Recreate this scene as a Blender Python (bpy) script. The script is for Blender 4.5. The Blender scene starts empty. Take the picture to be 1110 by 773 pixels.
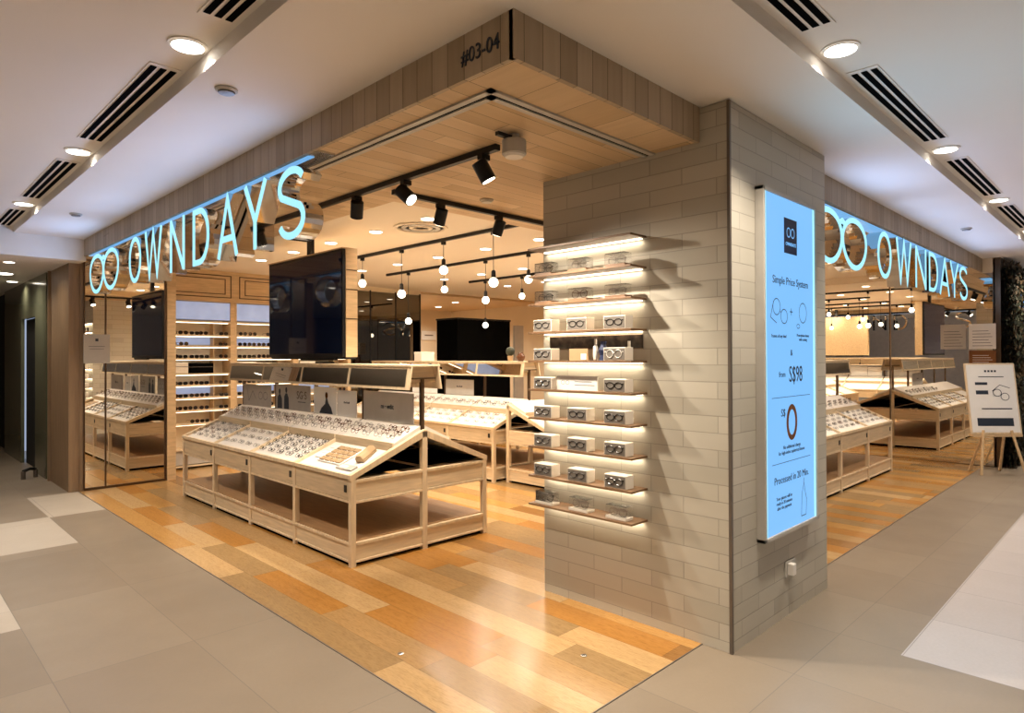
import bpy, math, random
from mathutils import Matrix, Vector
random.seed(7)
S = bpy.context.scene
C = S.collection

# ------------------------------------------------------------------ camera / world / exposure
F_PX = 703.0
cam_d = bpy.data.cameras.new('camera'); cam = bpy.data.objects.new('camera', cam_d); C.objects.link(cam)
cam_d.sensor_width = 36; cam_d.lens = F_PX / 1110 * 36; cam_d.clip_start = 0.05
pitch, roll = 0.007, 0.0035
Fw = Vector((1, 1, 0)).normalized(); Rt = Vector((1, -1, 0)).normalized(); Up = Vector((0, 0, 1))
f2 = Fw * math.cos(pitch) + Up * math.sin(pitch); u2 = Up * math.cos(pitch) - Fw * math.sin(pitch)
r3 = Rt * math.cos(roll) - u2 * math.sin(roll); u3 = u2 * math.cos(roll) + Rt * math.sin(roll)
cam.matrix_world = Matrix(((r3.x, u3.x, -f2.x, 0), (r3.y, u3.y, -f2.y, 0), (r3.z, u3.z, -f2.z, 1.5), (0, 0, 0, 1)))
cam_d.shift_y = -pitch * F_PX / 1110
S.camera = cam
S.view_settings.view_transform = 'Standard'; S.view_settings.look = 'None'
S.view_settings.exposure = 0.06; S.view_settings.gamma = 1.0; S.view_settings.use_curve_mapping = False
w = bpy.data.worlds.new('world'); S.world = w; w.use_nodes = True
w.node_tree.nodes['Background'].inputs[0].default_value = (0.62, 0.74, 1.0, 1)
w.node_tree.nodes['Background'].inputs[1].default_value = 0.55

WARM = (1.0, 0.86, 0.69); NEUT = (1.0, 0.87, 0.72); COOL = (0.75, 0.85, 1.0)
P_SHOP = 13.5      # each shop downlight, watts
P_MALL = 23.0      # each mall downlight
P_LETTER = 2.0     # glow given off by each sign letter
P_SPOT = 70.0      # track spots

# ------------------------------------------------------------------ helpers
def tag(o, label=None, cat=None, group=None, kind=None):
    if label: o['label'] = label
    if cat: o['category'] = cat
    if group: o['group'] = group
    if kind: o['kind'] = kind
    return o

def empty(name, loc=(0, 0, 0), rz=0.0, parent=None):
    o = bpy.data.objects.new(name, None); C.objects.link(o); o.location = loc; o.rotation_euler = (0, 0, rz)
    o.empty_display_size = 0.05
    if parent: o.parent = parent
    return o

class MB:
    def __init__(s): s.v = []; s.f = []; s.m = []
    def add(s, vs, fs, mi=0):
        b = len(s.v); s.v += [tuple(p) for p in vs]
        for f in fs: s.f.append(tuple(b + i for i in f)); s.m.append(mi)
        return s
    def box(s, x0, y0, z0, x1, y1, z1, mi=0):
        if x0 > x1: x0, x1 = x1, x0
        if y0 > y1: y0, y1 = y1, y0
        if z0 > z1: z0, z1 = z1, z0
        v = [(x0,y0,z0),(x1,y0,z0),(x1,y1,z0),(x0,y1,z0),(x0,y0,z1),(x1,y0,z1),(x1,y1,z1),(x0,y1,z1)]
        return s.add(v, [(3,2,1,0),(4,5,6,7),(0,1,5,4),(1,2,6,5),(2,3,7,6),(3,0,4,7)], mi)
    def prism(s, poly, fn, d0, d1, mi=0):
        """poly of 2D points, fn(p, d) -> 3D point"""
        n = len(poly); v = [fn(p, d0) for p in poly] + [fn(p, d1) for p in poly]
        fs = [tuple(range(n))[::-1], tuple(range(n, 2*n))] + [(i, (i+1) % n, n + (i+1) % n, n + i) for i in range(n)]
        return s.add(v, fs, mi)
    def cyl(s, p0, p1, r, n=16, mi=0, r1=None, cap=True):
        p0 = Vector(p0); p1 = Vector(p1); d = (p1 - p0).normalized(); r1 = r if r1 is None else r1
        a = d.orthogonal().normalized(); b = d.cross(a)
        v = [p0 + (a*math.cos(t) + b*math.sin(t))*r for t in [2*math.pi*i/n for i in range(n)]]
        v += [p1 + (a*math.cos(t) + b*math.sin(t))*r1 for t in [2*math.pi*i/n for i in range(n)]]
        fs = [(i, (i+1) % n, n + (i+1) % n, n + i) for i in range(n)]
        if cap: fs += [tuple(range(n))[::-1], tuple(range(n, 2*n))]
        return s.add(v, fs, mi)
    def tube(s, pts, r, n=5, closed=False, mi=0):
        pts = [Vector(p) for p in pts]; m = len(pts); v = []
        for i, p in enumerate(pts):
            a = pts[(i-1) % m] if (closed or i) else p; b = pts[(i+1) % m] if (closed or i < m-1) else p
            d = (b - a).normalized(); ref = Vector((0, 0, 1)) if abs(d.z) < .9 else Vector((1, 0, 0))
            x = d.cross(ref).normalized(); y = d.cross(x)
            v += [p + (x*math.cos(t) + y*math.sin(t))*r for t in [2*math.pi*k/n for k in range(n)]]
        fs = []
        for i in range(m if closed else m-1):
            j = (i+1) % m
            fs += [(i*n+k, i*n+(k+1) % n, j*n+(k+1) % n, j*n+k) for k in range(n)]
        if not closed: fs += [tuple(range(n))[::-1], tuple(range((m-1)*n, m*n))]
        return s.add(v, fs, mi)
    def lathe(s, prof, n=20, c=(0, 0, 0), mi=0):
        v = [(c[0]+r*math.cos(2*math.pi*k/n), c[1]+r*math.sin(2*math.pi*k/n), c[2]+z) for r, z in prof for k in range(n)]
        fs = [(i*n+k, i*n+(k+1) % n, (i+1)*n+(k+1) % n, (i+1)*n+k) for i in range(len(prof)-1) for k in range(n)]
        fs += [tuple(range(n))[::-1], tuple(range((len(prof)-1)*n, len(prof)*n))]
        return s.add(v, fs, mi)
    def mesh(s, name, mats, smooth=False):
        me = bpy.data.meshes.new(name); me.from_pydata(s.v, [], s.f)
        for m in (mats if isinstance(mats, (list, tuple)) else [mats]): me.materials.append(m)
        me.polygons.foreach_set('material_index', s.m)
        if smooth: me.polygons.foreach_set('use_smooth', [True]*len(s.f))
        me.update(); return me
    def build(s, name, mats, parent=None, loc=None, bevel=0, smooth=False):
        import bmesh
        me = s.mesh(name, mats, smooth)
        bm = bmesh.new(); bm.from_mesh(me); bmesh.ops.recalc_face_normals(bm, faces=bm.faces); bm.to_mesh(me); bm.free()
        o = bpy.data.objects.new(name, me); C.objects.link(o)
        if parent: o.parent = parent
        if loc: o.location = loc
        if bevel:
            b = o.modifiers.new('bevel', 'BEVEL'); b.width = bevel; b.segments = 2; b.limit_method = 'ANGLE'
        return o

def struct(o): o['kind'] = 'structure'; return o

def copy_tree(o, parent=None):
    c = o.copy(); C.objects.link(c)
    if parent: c.parent = parent
    for ch in o.children: copy_tree(ch, c)
    return c

# ------------------------------------------------------------------ materials
class NT:
    def __init__(s, name):
        s.mat = bpy.data.materials.new(name); s.mat.use_nodes = True; s.t = s.mat.node_tree; s.n = s.t.nodes; s.l = s.t.links
        s.b = s.n['Principled BSDF']
    def new(s, typ, **kw):
        n = s.n.new(typ)
        for k, v in kw.items(): setattr(n, k, v)
        return n
    def put(s, sock, val):
        if hasattr(val, 'links') or hasattr(val, 'is_output'): s.l.new(val, sock)
        else: sock.default_value = val
    def M(s, op, a, b=0.0, c=None):
        n = s.new('ShaderNodeMath', operation=op); s.put(n.inputs[0], a); s.put(n.inputs[1], b)
        if c is not None: s.put(n.inputs[2], c)
        return n.outputs[0]
    def mix(s, f, a, b, bt='MIX'):
        n = s.new('ShaderNodeMix', data_type='RGBA', blend_type=bt); s.put(n.inputs[0], f)
        s.put(n.inputs[6], a); s.put(n.inputs[7], b); return n.outputs[2]
    def coords(s):
        tc = s.new('ShaderNodeTexCoord'); sp = s.new('ShaderNodeSeparateXYZ'); s.l.new(tc.outputs['Object'], sp.inputs[0])
        return tc.outputs['Object'], sp.outputs
    def noise(s, scale, detail=3, vec=None, st=None):
        n = s.new('ShaderNodeTexNoise'); n.inputs['Scale'].default_value = scale; n.inputs['Detail'].default_value = detail
        if vec is not None:
            if st:
                m = s.new('ShaderNodeMapping'); m.inputs['Scale'].default_value = st; s.l.new(vec, m.inputs[0]); vec = m.outputs[0]
            s.l.new(vec, n.inputs['Vector'])
        return n.outputs[0]
    def ramp(s, f, stops, interp='LINEAR'):
        r = s.new('ShaderNodeValToRGB'); r.color_ramp.interpolation = interp; e = r.color_ramp.elements
        while len(e) < len(stops): e.new(0.5)
        for i, (p, c) in enumerate(stops): e[i].position = p; e[i].color = (*c, 1)
        s.put(r.inputs[0], f); return r.outputs[0]
    def bump(s, h, strength=0.3, dist=0.01):
        b = s.new('ShaderNodeBump'); b.inputs['Strength'].default_value = strength; b.inputs['Distance'].default_value = dist
        s.l.new(h, b.inputs['Height']); s.l.new(b.outputs[0], s.b.inputs['Normal'])

def srgb(r, g, b):
    f = lambda c: (c/255/12.92) if c/255 <= .04045 else ((c/255+.055)/1.055)**2.4
    return (f(r), f(g), f(b))

def plain(name, col, rough=0.5, metal=0.0, emis=None, es=0.0, var=0.06, scale=8, ior=1.45, coat=0.0):
    t = NT(name); vec, _ = t.coords()
    n = t.noise(scale, 3, vec)
    f = t.ramp(n, [(0.3, tuple(c*(1-var) for c in col)), (0.7, tuple(min(1, c*(1+var)) for c in col))])
    t.l.new(f, t.b.inputs['Base Color']); t.b.inputs['Roughness'].default_value = rough; t.b.inputs['Metallic'].default_value = metal
    t.b.inputs['IOR'].default_value = ior; t.b.inputs['Coat Weight'].default_value = coat
    if emis: t.b.inputs['Emission Color'].default_value = (*emis, 1); t.b.inputs['Emission Strength'].default_value = es
    return t.mat

def wood(name, col, st=(4, 60, 60), rough=0.45, amt=0.18):
    t = NT(name); vec, _ = t.coords()
    n = t.noise(1.0, 5, vec, st); n2 = t.noise(0.7, 2, vec)
    c = t.ramp(n, [(0.3, tuple(x*(1-amt) for x in col)), (0.7, tuple(min(1, x*(1+amt*.6)) for x in col))])
    c = t.mix(t.M('MULTIPLY', n2, 0.25), c, (*[x*.85 for x in col], 1))
    t.l.new(c, t.b.inputs['Base Color']); t.b.inputs['Roughness'].default_value = rough
    return t.mat

def planks(name, ac, al, wd, ln, stops, seam=0.003, seamcol=(.02, .015, .01), rough=0.35, bump=0.3, grain=0.25, offs='rand', off0=0.0, interp='CONSTANT', al_const=None, seam_dark=0.7):
    """boards: ac = across axis index, al = along axis index (object space)"""
    t = NT(name); vec, sp = t.coords()
    A = t.M('ADD', sp[ac], 50.0 + off0); L = sp[al]
    u = t.M('DIVIDE', A, wd); row = t.M('FLOOR', u)
    if offs == 'rand':
        wn = t.new('ShaderNodeTexWhiteNoise', noise_dimensions='1D'); t.put(wn.inputs['W'], row); o = wn.outputs[0]
    else:
        o = t.M('MULTIPLY', t.M('MODULO', row, 2.0), 0.5)
    v = t.M('ADD', t.M('DIVIDE', t.M('ADD', L, 50.0), ln), o); colm = t.M('FLOOR', v)
    w2 = t.new('ShaderNodeTexWhiteNoise', noise_dimensions='2D'); cb = t.new('ShaderNodeCombineXYZ')
    t.put(cb.inputs[0], row); t.put(cb.inputs[1], colm); t.l.new(cb.outputs[0], w2.inputs['Vector'])
    c = t.ramp(w2.outputs[0], stops, interp)
    st = [30, 30, 30]; st[al] = 2.5
    g = t.noise(1.0, 5, vec, tuple(st))
    c = t.mix(t.M('MULTIPLY', t.M('SUBTRACT', g, .35), grain*2), c, t.mix(1.0, c, (.55, .5, .45, 1), 'MULTIPLY'))
    su = t.M('LESS_THAN', t.M('FRACT', u), seam/wd); sv = t.M('LESS_THAN', t.M('FRACT', v), seam/ln)
    sm = t.M('MAXIMUM', su, sv)
    c = t.mix(t.M('MULTIPLY', sm, seam_dark), c, (*seamcol, 1))
    if name == 'shop floor planks':
        st2 = [220, 220, 220]; st2[al] = 28; g2 = t.noise(1.0, 4, vec, tuple(st2))
        c = t.mix(t.M('MULTIPLY', t.M('MAXIMUM', t.M('SUBTRACT', g2, .45), 0.0), 1.6), c, t.mix(1.0, c, (.45, .38, .3, 1), 'MULTIPLY'))
    t.l.new(c, t.b.inputs['Base Color'])
    t.put(t.b.inputs['Roughness'], t.M('ADD', t.M('MULTIPLY', g, 0.12), rough-.06))
    if bump: t.bump(t.M('ADD', t.M('SUBTRACT', 1.0, sm), t.M('MULTIPLY', g, .12)), bump, 0.004)
    return t.mat

def emit(name, col, st):
    t = NT(name); t.b.inputs['Base Color'].default_value = (.01, .01, .01, 1); t.b.inputs['Emission Color'].default_value = (*col, 1)
    t.b.inputs['Emission Strength'].default_value = st; return t.mat

def glass(name, col=(1, 1, 1), rough=0.0, alpha=0.25):
    """thin acrylic sheet: mostly clear with glossy reflections"""
    t = NT(name); tr = t.new('ShaderNodeBsdfTransparent'); tr.inputs[0].default_value = (*col, 1)
    gl = t.new('ShaderNodeBsdfGlossy'); gl.inputs['Roughness'].default_value = 0.05
    fr = t.new('ShaderNodeFresnel'); fr.inputs[0].default_value = 1.45
    mx = t.new('ShaderNodeMixShader'); t.l.new(t.M('ADD', fr.outputs[0], alpha*.2), mx.inputs[0]); t.l.new(tr.outputs[0], mx.inputs[1]); t.l.new(gl.outputs[0], mx.inputs[2])
    t.l.new(mx.outputs[0], t.n['Material Output'].inputs[0]); return t.mat

M = {}
M['mall_ceil'] = plain('mall ceiling paint', srgb(236, 230, 222), 0.75, var=.02, scale=1)
M['shop_ceil'] = plain('shop ceiling paint', srgb(232, 220, 200), 0.8, var=.02, scale=1)
M['white'] = plain('white paint', srgb(235, 230, 222), 0.5, var=.02)
M['felt'] = plain('white tray lining', srgb(222, 216, 208), 0.8, var=.03)
M['cream'] = plain('cream wall paint', srgb(222, 205, 178), 0.7, var=.03, scale=2)
M['black'] = plain('black metal', (.012, .012, .013), 0.4, .3)
M['matteblack'] = plain('matte black', (.003, .003, .003), 1.0, ior=1.08)
M['blackscreen'] = plain('black glass screen', (.004, .006, .012), 0.04, 0, emis=(.01, .03, .12), es=.03, ior=1.5)  # faint blue emission stands in for the lightbox reflected in the glass
M['grey'] = plain('grey metal', srgb(120, 112, 104), 0.4, .6)
M['lightgrey'] = plain('light grey enamel', srgb(190, 186, 178), 0.45)
M['alu'] = plain('brushed aluminium', srgb(205, 208, 212), 0.25, 1.0, var=.03)
M['chrome'] = plain('polished steel', srgb(225, 220, 215), 0.04, 1.0, var=.01)
M['mirror'] = plain('mirror glass', srgb(232, 228, 220), 0.005, 1.0, var=.0)
M['darkmirror'] = plain('tinted mirror glass', srgb(118, 114, 106), 0.01, 1.0, var=.0)
M['bronze'] = plain('dark bronze post', srgb(96, 78, 62), 0.3, .8)
M['ash'] = wood('pale ash wood', srgb(222, 200, 166), (30, 30, 5))
M['ashl'] = wood('pale ash wood lengthwise', srgb(224, 202, 168), (4, 50, 50))
M['ashe'] = wood('pale ash end board', srgb(222, 200, 166), (50, 4, 50))
M['ashd'] = wood('ash drawer board', srgb(206, 184, 150), (5, 50, 50))
M['oak'] = wood('honey oak wood', srgb(210, 180, 138), (5, 40, 40))
M['oakv'] = wood('brown wall panel wood', srgb(150, 124, 96), (30, 30, 3), .5)
M['walnut'] = wood('walnut shelf board', srgb(120, 90, 62), (30, 5, 40), .45)
M['deck'] = wood('brown base board', srgb(170, 132, 92), (5, 40, 40))
M['cyan'] = emit('lit cyan letter face', (0.38, 0.84, 1.0), 1.06)
M['bulb'] = emit('warm bulb', (1.0, .86, .66), 9)
M['downlens'] = emit('downlight lens', (1.0, .90, .74), 9)
M['malllens'] = emit('mall downlight lens', (1.0, .93, .82), 7)
M['strip'] = emit('shelf light strip', (1.0, .84, .62), 4.5)
M['panel'] = emit('lit lightbox face', (0.20, .52, .98), 1.0)
M['paneledge'] = emit('lightbox edge glow tube', (0.38, .84, 1.0), 1.1)
M['ink'] = plain('dark print ink', (.02, .03, .05), 0.5)
M['inkblue'] = plain('navy print', srgb(30, 42, 78), 0.5)
M['brownprint'] = plain('brown print', srgb(120, 72, 30), 0.5)
M['paper'] = plain('white paper', srgb(232, 230, 226), 0.6, var=.02)
M['greypaper'] = plain('grey poster board', srgb(176, 170, 162), 0.55, var=.05)
M['acrylic'] = glass('clear acrylic', (1, 1, 1), alpha=.3)
M['frameblack'] = plain('black acetate frame', (.012, .011, .012), 0.25)
M['framebrown'] = plain('tortoise acetate frame', srgb(92, 52, 26), 0.25)
M['framesilver'] = plain('silver wire frame', srgb(150, 146, 140), 0.3, .8)
M['frameclear'] = plain('clear grey frame', srgb(150, 140, 130), 0.3)
M['lensdark'] = plain('dark sunglass lens', (.01, .008, .008), 0.08)
M['boxfront'] = plain('grey box print', srgb(118, 112, 104), 0.5, var=.15)
M['boxwhite'] = plain('white carton', srgb(228, 220, 206), 0.5, var=.03)
M['leaf'] = plain('dark foliage', srgb(44, 48, 32), 0.6, var=.5, scale=12)
M['leaf2'] = plain('brown dried foliage', srgb(84, 68, 46), 0.7, var=.5, scale=12)
M['skyprint'] = plain('pale blue backlit print', srgb(150, 168, 200), 0.5, emis=srgb(160, 176, 215), es=.55, var=.25, scale=3)
M['greenglass'] = plain('greenish wall glass', srgb(96, 98, 80), 0.15, var=.1, scale=2)
M['doordark'] = plain('dark doorway', (.01, .01, .01), 0.6)
M['tissue'] = plain('tan leather case', srgb(176, 148, 112), 0.5)

am = [(0.0, srgb(176, 124, 60)), (0.27, srgb(158, 128, 86)), (0.50, srgb(188, 142, 80)), (0.68, srgb(172, 136, 88)), (0.82, srgb(192, 158, 110)), (0.96, srgb(150, 108, 58))]
M['floorwood'] = planks('shop floor planks', 0, 1, .186, .94, am, .0022, rough=.22, bump=.12, grain=.35, off0=.01, seam_dark=.5)
fs = [(0.0, srgb(176, 158, 134)), (0.5, srgb(186, 168, 144)), (0.8, srgb(168, 150, 126))]
M['fascia_l'] = planks('fascia boards left', 1, 2, .105, 5, fs, .004, rough=.6, bump=.5, grain=.3)
M['fascia_r'] = planks('fascia boards right', 0, 2, .105, 5, fs, .004, rough=.6, bump=.5, grain=.3)
so = [(0.0, srgb(206, 178, 138)), (0.5, srgb(216, 190, 152)), (0.8, srgb(198, 170, 130))]
M['soffit_x'] = planks('soffit boards', 1, 0, .115, 1.6, so, .0035, rough=.55, bump=.4, grain=.25)
M['soffit_y'] = planks('soffit boards outer strip', 0, 1, .26, 3, so, .0035, rough=.55, bump=.4, grain=.25)
bs = [(0.0, srgb(188, 183, 168)), (0.5, srgb(197, 191, 177)), (1.0, srgb(180, 175, 161))]
M['brick_l'] = planks('brick tiles left face', 2, 1, .0875, .40, bs, .005, srgb(120, 112, 100), rough=.5, bump=.6, grain=.05, offs='half', interp='LINEAR', seam_dark=.45)
M['brick_r'] = planks('brick tiles right face', 2, 0, .0875, .40, bs, .005, srgb(120, 112, 100), rough=.5, bump=.6, grain=.05, offs='half', interp='LINEAR', seam_dark=.45)

def tilemat(name, c1, c2, w=.62, l=1.2, ox=0.0, oy=0.0, seamcol=(.10, .09, .08)):
    t = NT(name); vec, sp = t.coords()
    u = t.M('DIVIDE', t.M('ADD', sp[0], 62.0 + ox), w); v = t.M('DIVIDE', t.M('ADD', sp[1], 60.0 + oy), l)
    w2 = t.new('ShaderNodeTexWhiteNoise', noise_dimensions='2D'); cb = t.new('ShaderNodeCombineXYZ')
    t.put(cb.inputs[0], t.M('FLOOR', u)); t.put(cb.inputs[1], t.M('FLOOR', v)); t.l.new(cb.outputs[0], w2.inputs['Vector'])
    c = t.mix(w2.outputs[0], (*c1, 1), (*c2, 1))
    n = t.noise(2.2, 5, vec); n3 = t.noise(60, 2, vec)
    c = t.mix(t.M('MULTIPLY', n, .5), c, t.mix(1.0, c, (.72, .70, .66, 1), 'MULTIPLY'))
    c = t.mix(t.M('MULTIPLY', n3, .18), c, (.12, .1, .08, 1))
    sm = t.M('MAXIMUM', t.M('LESS_THAN', t.M('FRACT', u), .004/w), t.M('LESS_THAN', t.M('FRACT', v), .004/l))
    c = t.mix(t.M('MULTIPLY', sm, .6), c, (*seamcol, 1))
    t.l.new(c, t.b.inputs['Base Color']); t.put(t.b.inputs['Roughness'], t.M('ADD', t.M('MULTIPLY', n, .2), .32))
    return t.mat
M['tile'] = tilemat('grey brown stone tiles', srgb(142, 129, 112), srgb(131, 118, 102), oy=-.03)
M['tilelight'] = tilemat('pale stone tiles', srgb(190, 180, 166), srgb(182, 172, 158), ox=-.03 + 0.0, oy=-.03)
M['tilelight2'] = tilemat('pale stone tiles of the right walkway', srgb(192, 184, 180), srgb(184, 176, 172), w=.62, l=1.2, ox=.05, oy=-.92)

# ------------------------------------------------------------------ structure
ZC, ZH, ZS, ZI = 2.80, 2.87, 2.62, 2.70     # outer ceiling, higher band, wooden soffit, shop ceiling
XF, YF = 1.71, 1.70                          # facade planes
XM = 10.7                                    # mirror wall at the right end
g = MB()
def q(mb, x0, y0, x1, y1, z, mi): mb.add([(x0,y0,z),(x1,y0,z),(x1,y1,z),(x0,y1,z)], [(0,1,2,3)], mi)
# mall floor as rectangles of dark (0) / pale (1) / pale right (2) tiles
q(g, 0.62, -0.3, XF, 6.23, 0, 0); q(g, -6, -6, .62, 4.48, 0, 0)
q(g, -6, 4.48, .62, 16, 0, 1); q(g, .62, 6.23, 1.24, 7.43, 0, 1)
q(g, 1.24, 6.23, XF, 7.40, 0, 0); q(g, .62, 7.43, 1.24, 16, 0, 0); q(g, 1.24, 7.40, XF, 8.6, 0, 1); q(g, 1.24, 8.6, XF, 16, 0, 0)
q(g, XF, .93, 17, YF, 0, 0); q(g, XF, -.3, 3.67, .93, 0, 0); q(g, 3.67, -6, 17, .93, 0, 2); q(g, .62, -6, 3.67, -.3, 0, 0)
struct(g.build('floor_mall', [M['tile'], M['tilelight'], M['tilelight2']]))
g = MB(); q(g, XF, YF, XM, 13, .002, 0); g.add([(XF,YF,0),(XM,YF,0),(XM,YF,.002),(XF,YF,.002)], [(0,1,2,3)])
struct(g.build('floor', M['floorwood']))
# metal trim between wood and tile
g = MB(); g.box(XF-.006, YF-.006, 0, XF, 8.6, .003); g.box(XF, YF-.006, 0, 3.09, YF, .003); g.box(4.41, YF-.006, 0, XM, YF, .003)
struct(g.build('trim_1', M['grey']))
# ceilings
g = MB()
g.box(1.09, 1.10, ZC, 17, YF+.02, ZC+.2); g.box(1.09, YF+.02, ZC, XF+.02, 8.35, ZC+.2)
g.box(-7, -7, ZH, 1.09, 8.35, ZH+.2); g.box(1.09, -7, ZH, 17, 1.10, ZH+.2)
struct(g.build('ceiling_mall', M['mall_ceil']))
g = MB(); g.box(-7, 8.35, 2.565, XF+.02, 17, ZH+.2)
struct(g.build('ceiling_lobby', M['mall_ceil']))
g = MB()
g.box(2.70, 3.90, ZI, 5.0, 9.65, ZI+.2); g.box(5.0, 2.75, ZI, XM, 9.65, ZI+.2)
struct(g.build('ceiling', M['shop_ceil']))
g = MB(); g.box(5.0, 9.65, 2.66, XM, 13, 2.9); struct(g.build('ceiling_back', M['oak']))
g = MB()   # soffit, inner boards
g.box(XF+.02, 1.98, ZS, 2.70, 8.6, ZC); g.box(2.70, 1.98, ZS, 4.41, 3.90, ZC); g.box(4.41, YF+.02, ZS, 5.0, 3.90, ZC); g.box(5.0, YF+.02, ZS, XM, 2.75, ZC)
struct(g.build('ceiling_soffit', M['soffit_x']))
g = MB(); g.box(XF+.02, YF+.02, ZS, 3.09, 1.98, ZC); struct(g.build('ceiling_soffit_edge', M['soffit_y']))
g = MB(); g.box(XF, YF, ZS-.004, XF+.02, 8.35, ZC); struct(g.build('trim_2', M['fascia_l']))
g = MB(); g.box(XF, YF-.004, ZS-.004, 3.09, YF+.02, ZC+.002); g.box(4.41, YF-.004, ZS-.004, XM+.05, YF+.02, ZC); struct(g.build('trim_3', M['fascia_r']))
# polished ledges above the sign letters
g = MB(); g.box(XF+.02, 3.2, ZS-.012, XF+.12, 8.3, ZS); g.box(4.41, YF+.02, ZS-.012, 9.95, YF+.16, ZS)
struct(g.build('trim_4', M['alu']))
M['ledgeglow'] = emit('letter glow painted on ledge', (0.22, 0.55, 1.0), .75)  # emission stands in for letter light falling on the ledge
for b, rz, lb in (((XF+.012, 8.2, ZS-.016, XF+.05, 3.3, ZS-.0125), 0, 'thin blue strip of painted letter glow under the left-hand fascia'), ((4.45, YF+.022, ZS-.018, 9.9, YF+.15, ZS-.0125), 0, 'blue strip of painted letter glow under the right-hand fascia')):
    g = MB(); g.box(*b); o = g.build('ledge_glow_strip', M['ledgeglow']); tag(o, lb, 'painted glow')
# L-shaped shutter slot
g = MB()
for a, b, mi in ((1.845, 1.875, 0), (1.895, 1.925, 0), (1.875, 1.895, 1)):
    k = a - 1.845
    z0 = ZS-.010 if mi == 0 else ZS-.004
    g.box(a, 1.965+k, z0, b, 8.6, ZS, mi); g.box(a, 1.965+k, z0, 3.088, 1.965+k+(b-a), ZS, mi)
struct(g.build('trim_5', [M['lightgrey'], M['matteblack']]))
# pillar
g = MB(); g.box(3.09, 1.535, 0, 4.41, 2.80, ZC-.005, 0)
pl = g.build('pillar', [M['brick_l'], M['brick_r']]); struct(pl)
for p in pl.data.polygons: p.material_index = 1 if abs(p.normal.y) > .5 else 0
g = MB(); g.box(3.082, 1.527, 0, 3.098, 1.543, ZC-.006); struct(g.build('trim_6', M['grey']))
# far-left mirror wall, its brown end wall
g = MB(); g.box(1.72, 8.6, 0, 2.70, 8.75, ZC); struct(g.build('wall_left_end', M['oakv']))
g = MB(); g.box(1.62, 8.62, 0, 1.72, 9.6, 2.565); g.box(1.59, 9.6, 0, 1.75, 9.62, 2.565); struct(g.build('wall_lobby', M['oakv']))
mr = empty('full_height_mirror', (1.76, 8.597, 0)); tag(mr, 'tall framed mirror at the far left end, behind the glasses logo', 'mirror')
g = MB(); g.box(0, -.012, .03, .84, 0, 2.60); g.build('mirror_glass', M['mirror'], mr)
g = MB()
for x in (0, .21, .84): g.box(x-.008, -.022, .02, x+.008, .0, 2.61)
g.box(0, -.02, .0, .84, 0, .03); g.build('frame', M['bronze'], mr)
g = MB(); g.box(2.62, 8.57, 0, 2.72, 9.3, 2.62); struct(g.build('trim_7', M['oak']))
# lobby wall beyond
g = MB()
g.box(1.62, 9.62, 0, 1.80, 9.78, 2.565, 0)
g.box(1.60, 9.78, 0, 1.64, 10.5, 2.565, 1); g.box(1.60, 10.5, 2.05, 1.64, 11.56, 2.565, 1); g.box(1.66, 10.5, 0, 1.70, 11.56, 2.05, 2)
g.box(1.60, 11.56, 0, 1.64, 13.1, 2.565, 1); g.box(1.66, 13.1, 0, 1.70, 16, 2.565, 2); g.box(-6, 16, 0, 1.7, 16.1, 2.565, 0)
struct(g.build('wall_lobby_glass', [M['oakv'], M['greenglass'], M['doordark']]))
# mall walls behind and beside the camera
g = MB(); g.box(-6.1, -6, 0, -6, 16, ZH); g.box(-6, -6.1, 0, 17, -6, ZH)
struct(g.build('wall_mall', plain('mall wall', srgb(205, 200, 196), .6)))
# shop walls
g = MB(); g.box(2.72, 9.55, 0, 7.2, 9.65, ZI); g.box(7.1, 9.65, 0, 7.2, 12.9, 2.66); g.box(7.2, 12.9, 0, XM, 13, 2.66)
struct(g.build('wall_back', M['cream']))
g = MB(); g.box(XM, 1.56, 0, XM+.1, 13, ZC); struct(g.build('wall_right', M['cream']))
# right-hand mirror wall, two leaves
for i, (y0, y1, lb) in enumerate(((1.58, 2.80, 'tall wall mirror beside the easel sign, leaf nearer the mall walkway'), (2.82, 4.40, 'tall wall mirror leaf deeper in the shop, left of the easel'))):
    m = empty('full_height_mirror', (XM-.001, (y0+y1)/2, 0)); tag(m, lb, 'mirror', None)
    h = (y1-y0)/2
    g = MB(); g.box(-.012, -h, .008, 0, h, 2.60); g.build('mirror_glass', M['mirror'], m)
    g = MB(); g.box(-.016, -h-.008, .0, 0, -h+.004, 2.61); g.box(-.014, -h, 0, 0, h, .008); g.build('frame', M['bronze'], m)
# end wall strip and walkway beyond
g = MB(); g.box(XM, 1.50, 0, 11.7, 1.58, ZC); struct(g.build('wall_facade_end', M['bronze']))
g = MB(); g.box(11.7, 1.62, 0, 17, 1.72, ZC); g.box(17, -6, 0, 17.1, 1.7, ZH); struct(g.build('wall_walkway', plain('pale shop front', srgb(190, 200, 215), .5)))
# tinted mirror on the back wall right of the television
m = empty('tinted_mirror', (5.62, 9.549, 0)); tag(m, 'dark tinted mirror panel on the back wall, right of the television', 'mirror')
g = MB(); g.box(0, -.012, .02, 1.55, 0, 2.62); g.build('mirror_glass', M['darkmirror'], m)
g = MB()
for x in (.01, .5, 1.02, 1.55): g.box(x-.01, -.02, 0, x+.01, 0, 2.64)
g.build('frame', M['black'], m)
m = empty('dark_cabinet', (7.5, 8.87, 0)); tag(m, 'big plain black block of cabinet at the back of the shop', 'cabinet')
g = MB(); g.box(0, 0, .06, 1.32, .6, 2.19); g.build('body', M['matteblack'], m, bevel=.006)
g = MB(); g.box(.01, .03, 0, 1.3, .58, .06); g.build('plinth', M['matteblack'], m)
g = MB(); g.box(-.01, -.01, 2.17, 1.33, .61, 2.2); g.build('top', M['black'], m)
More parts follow.
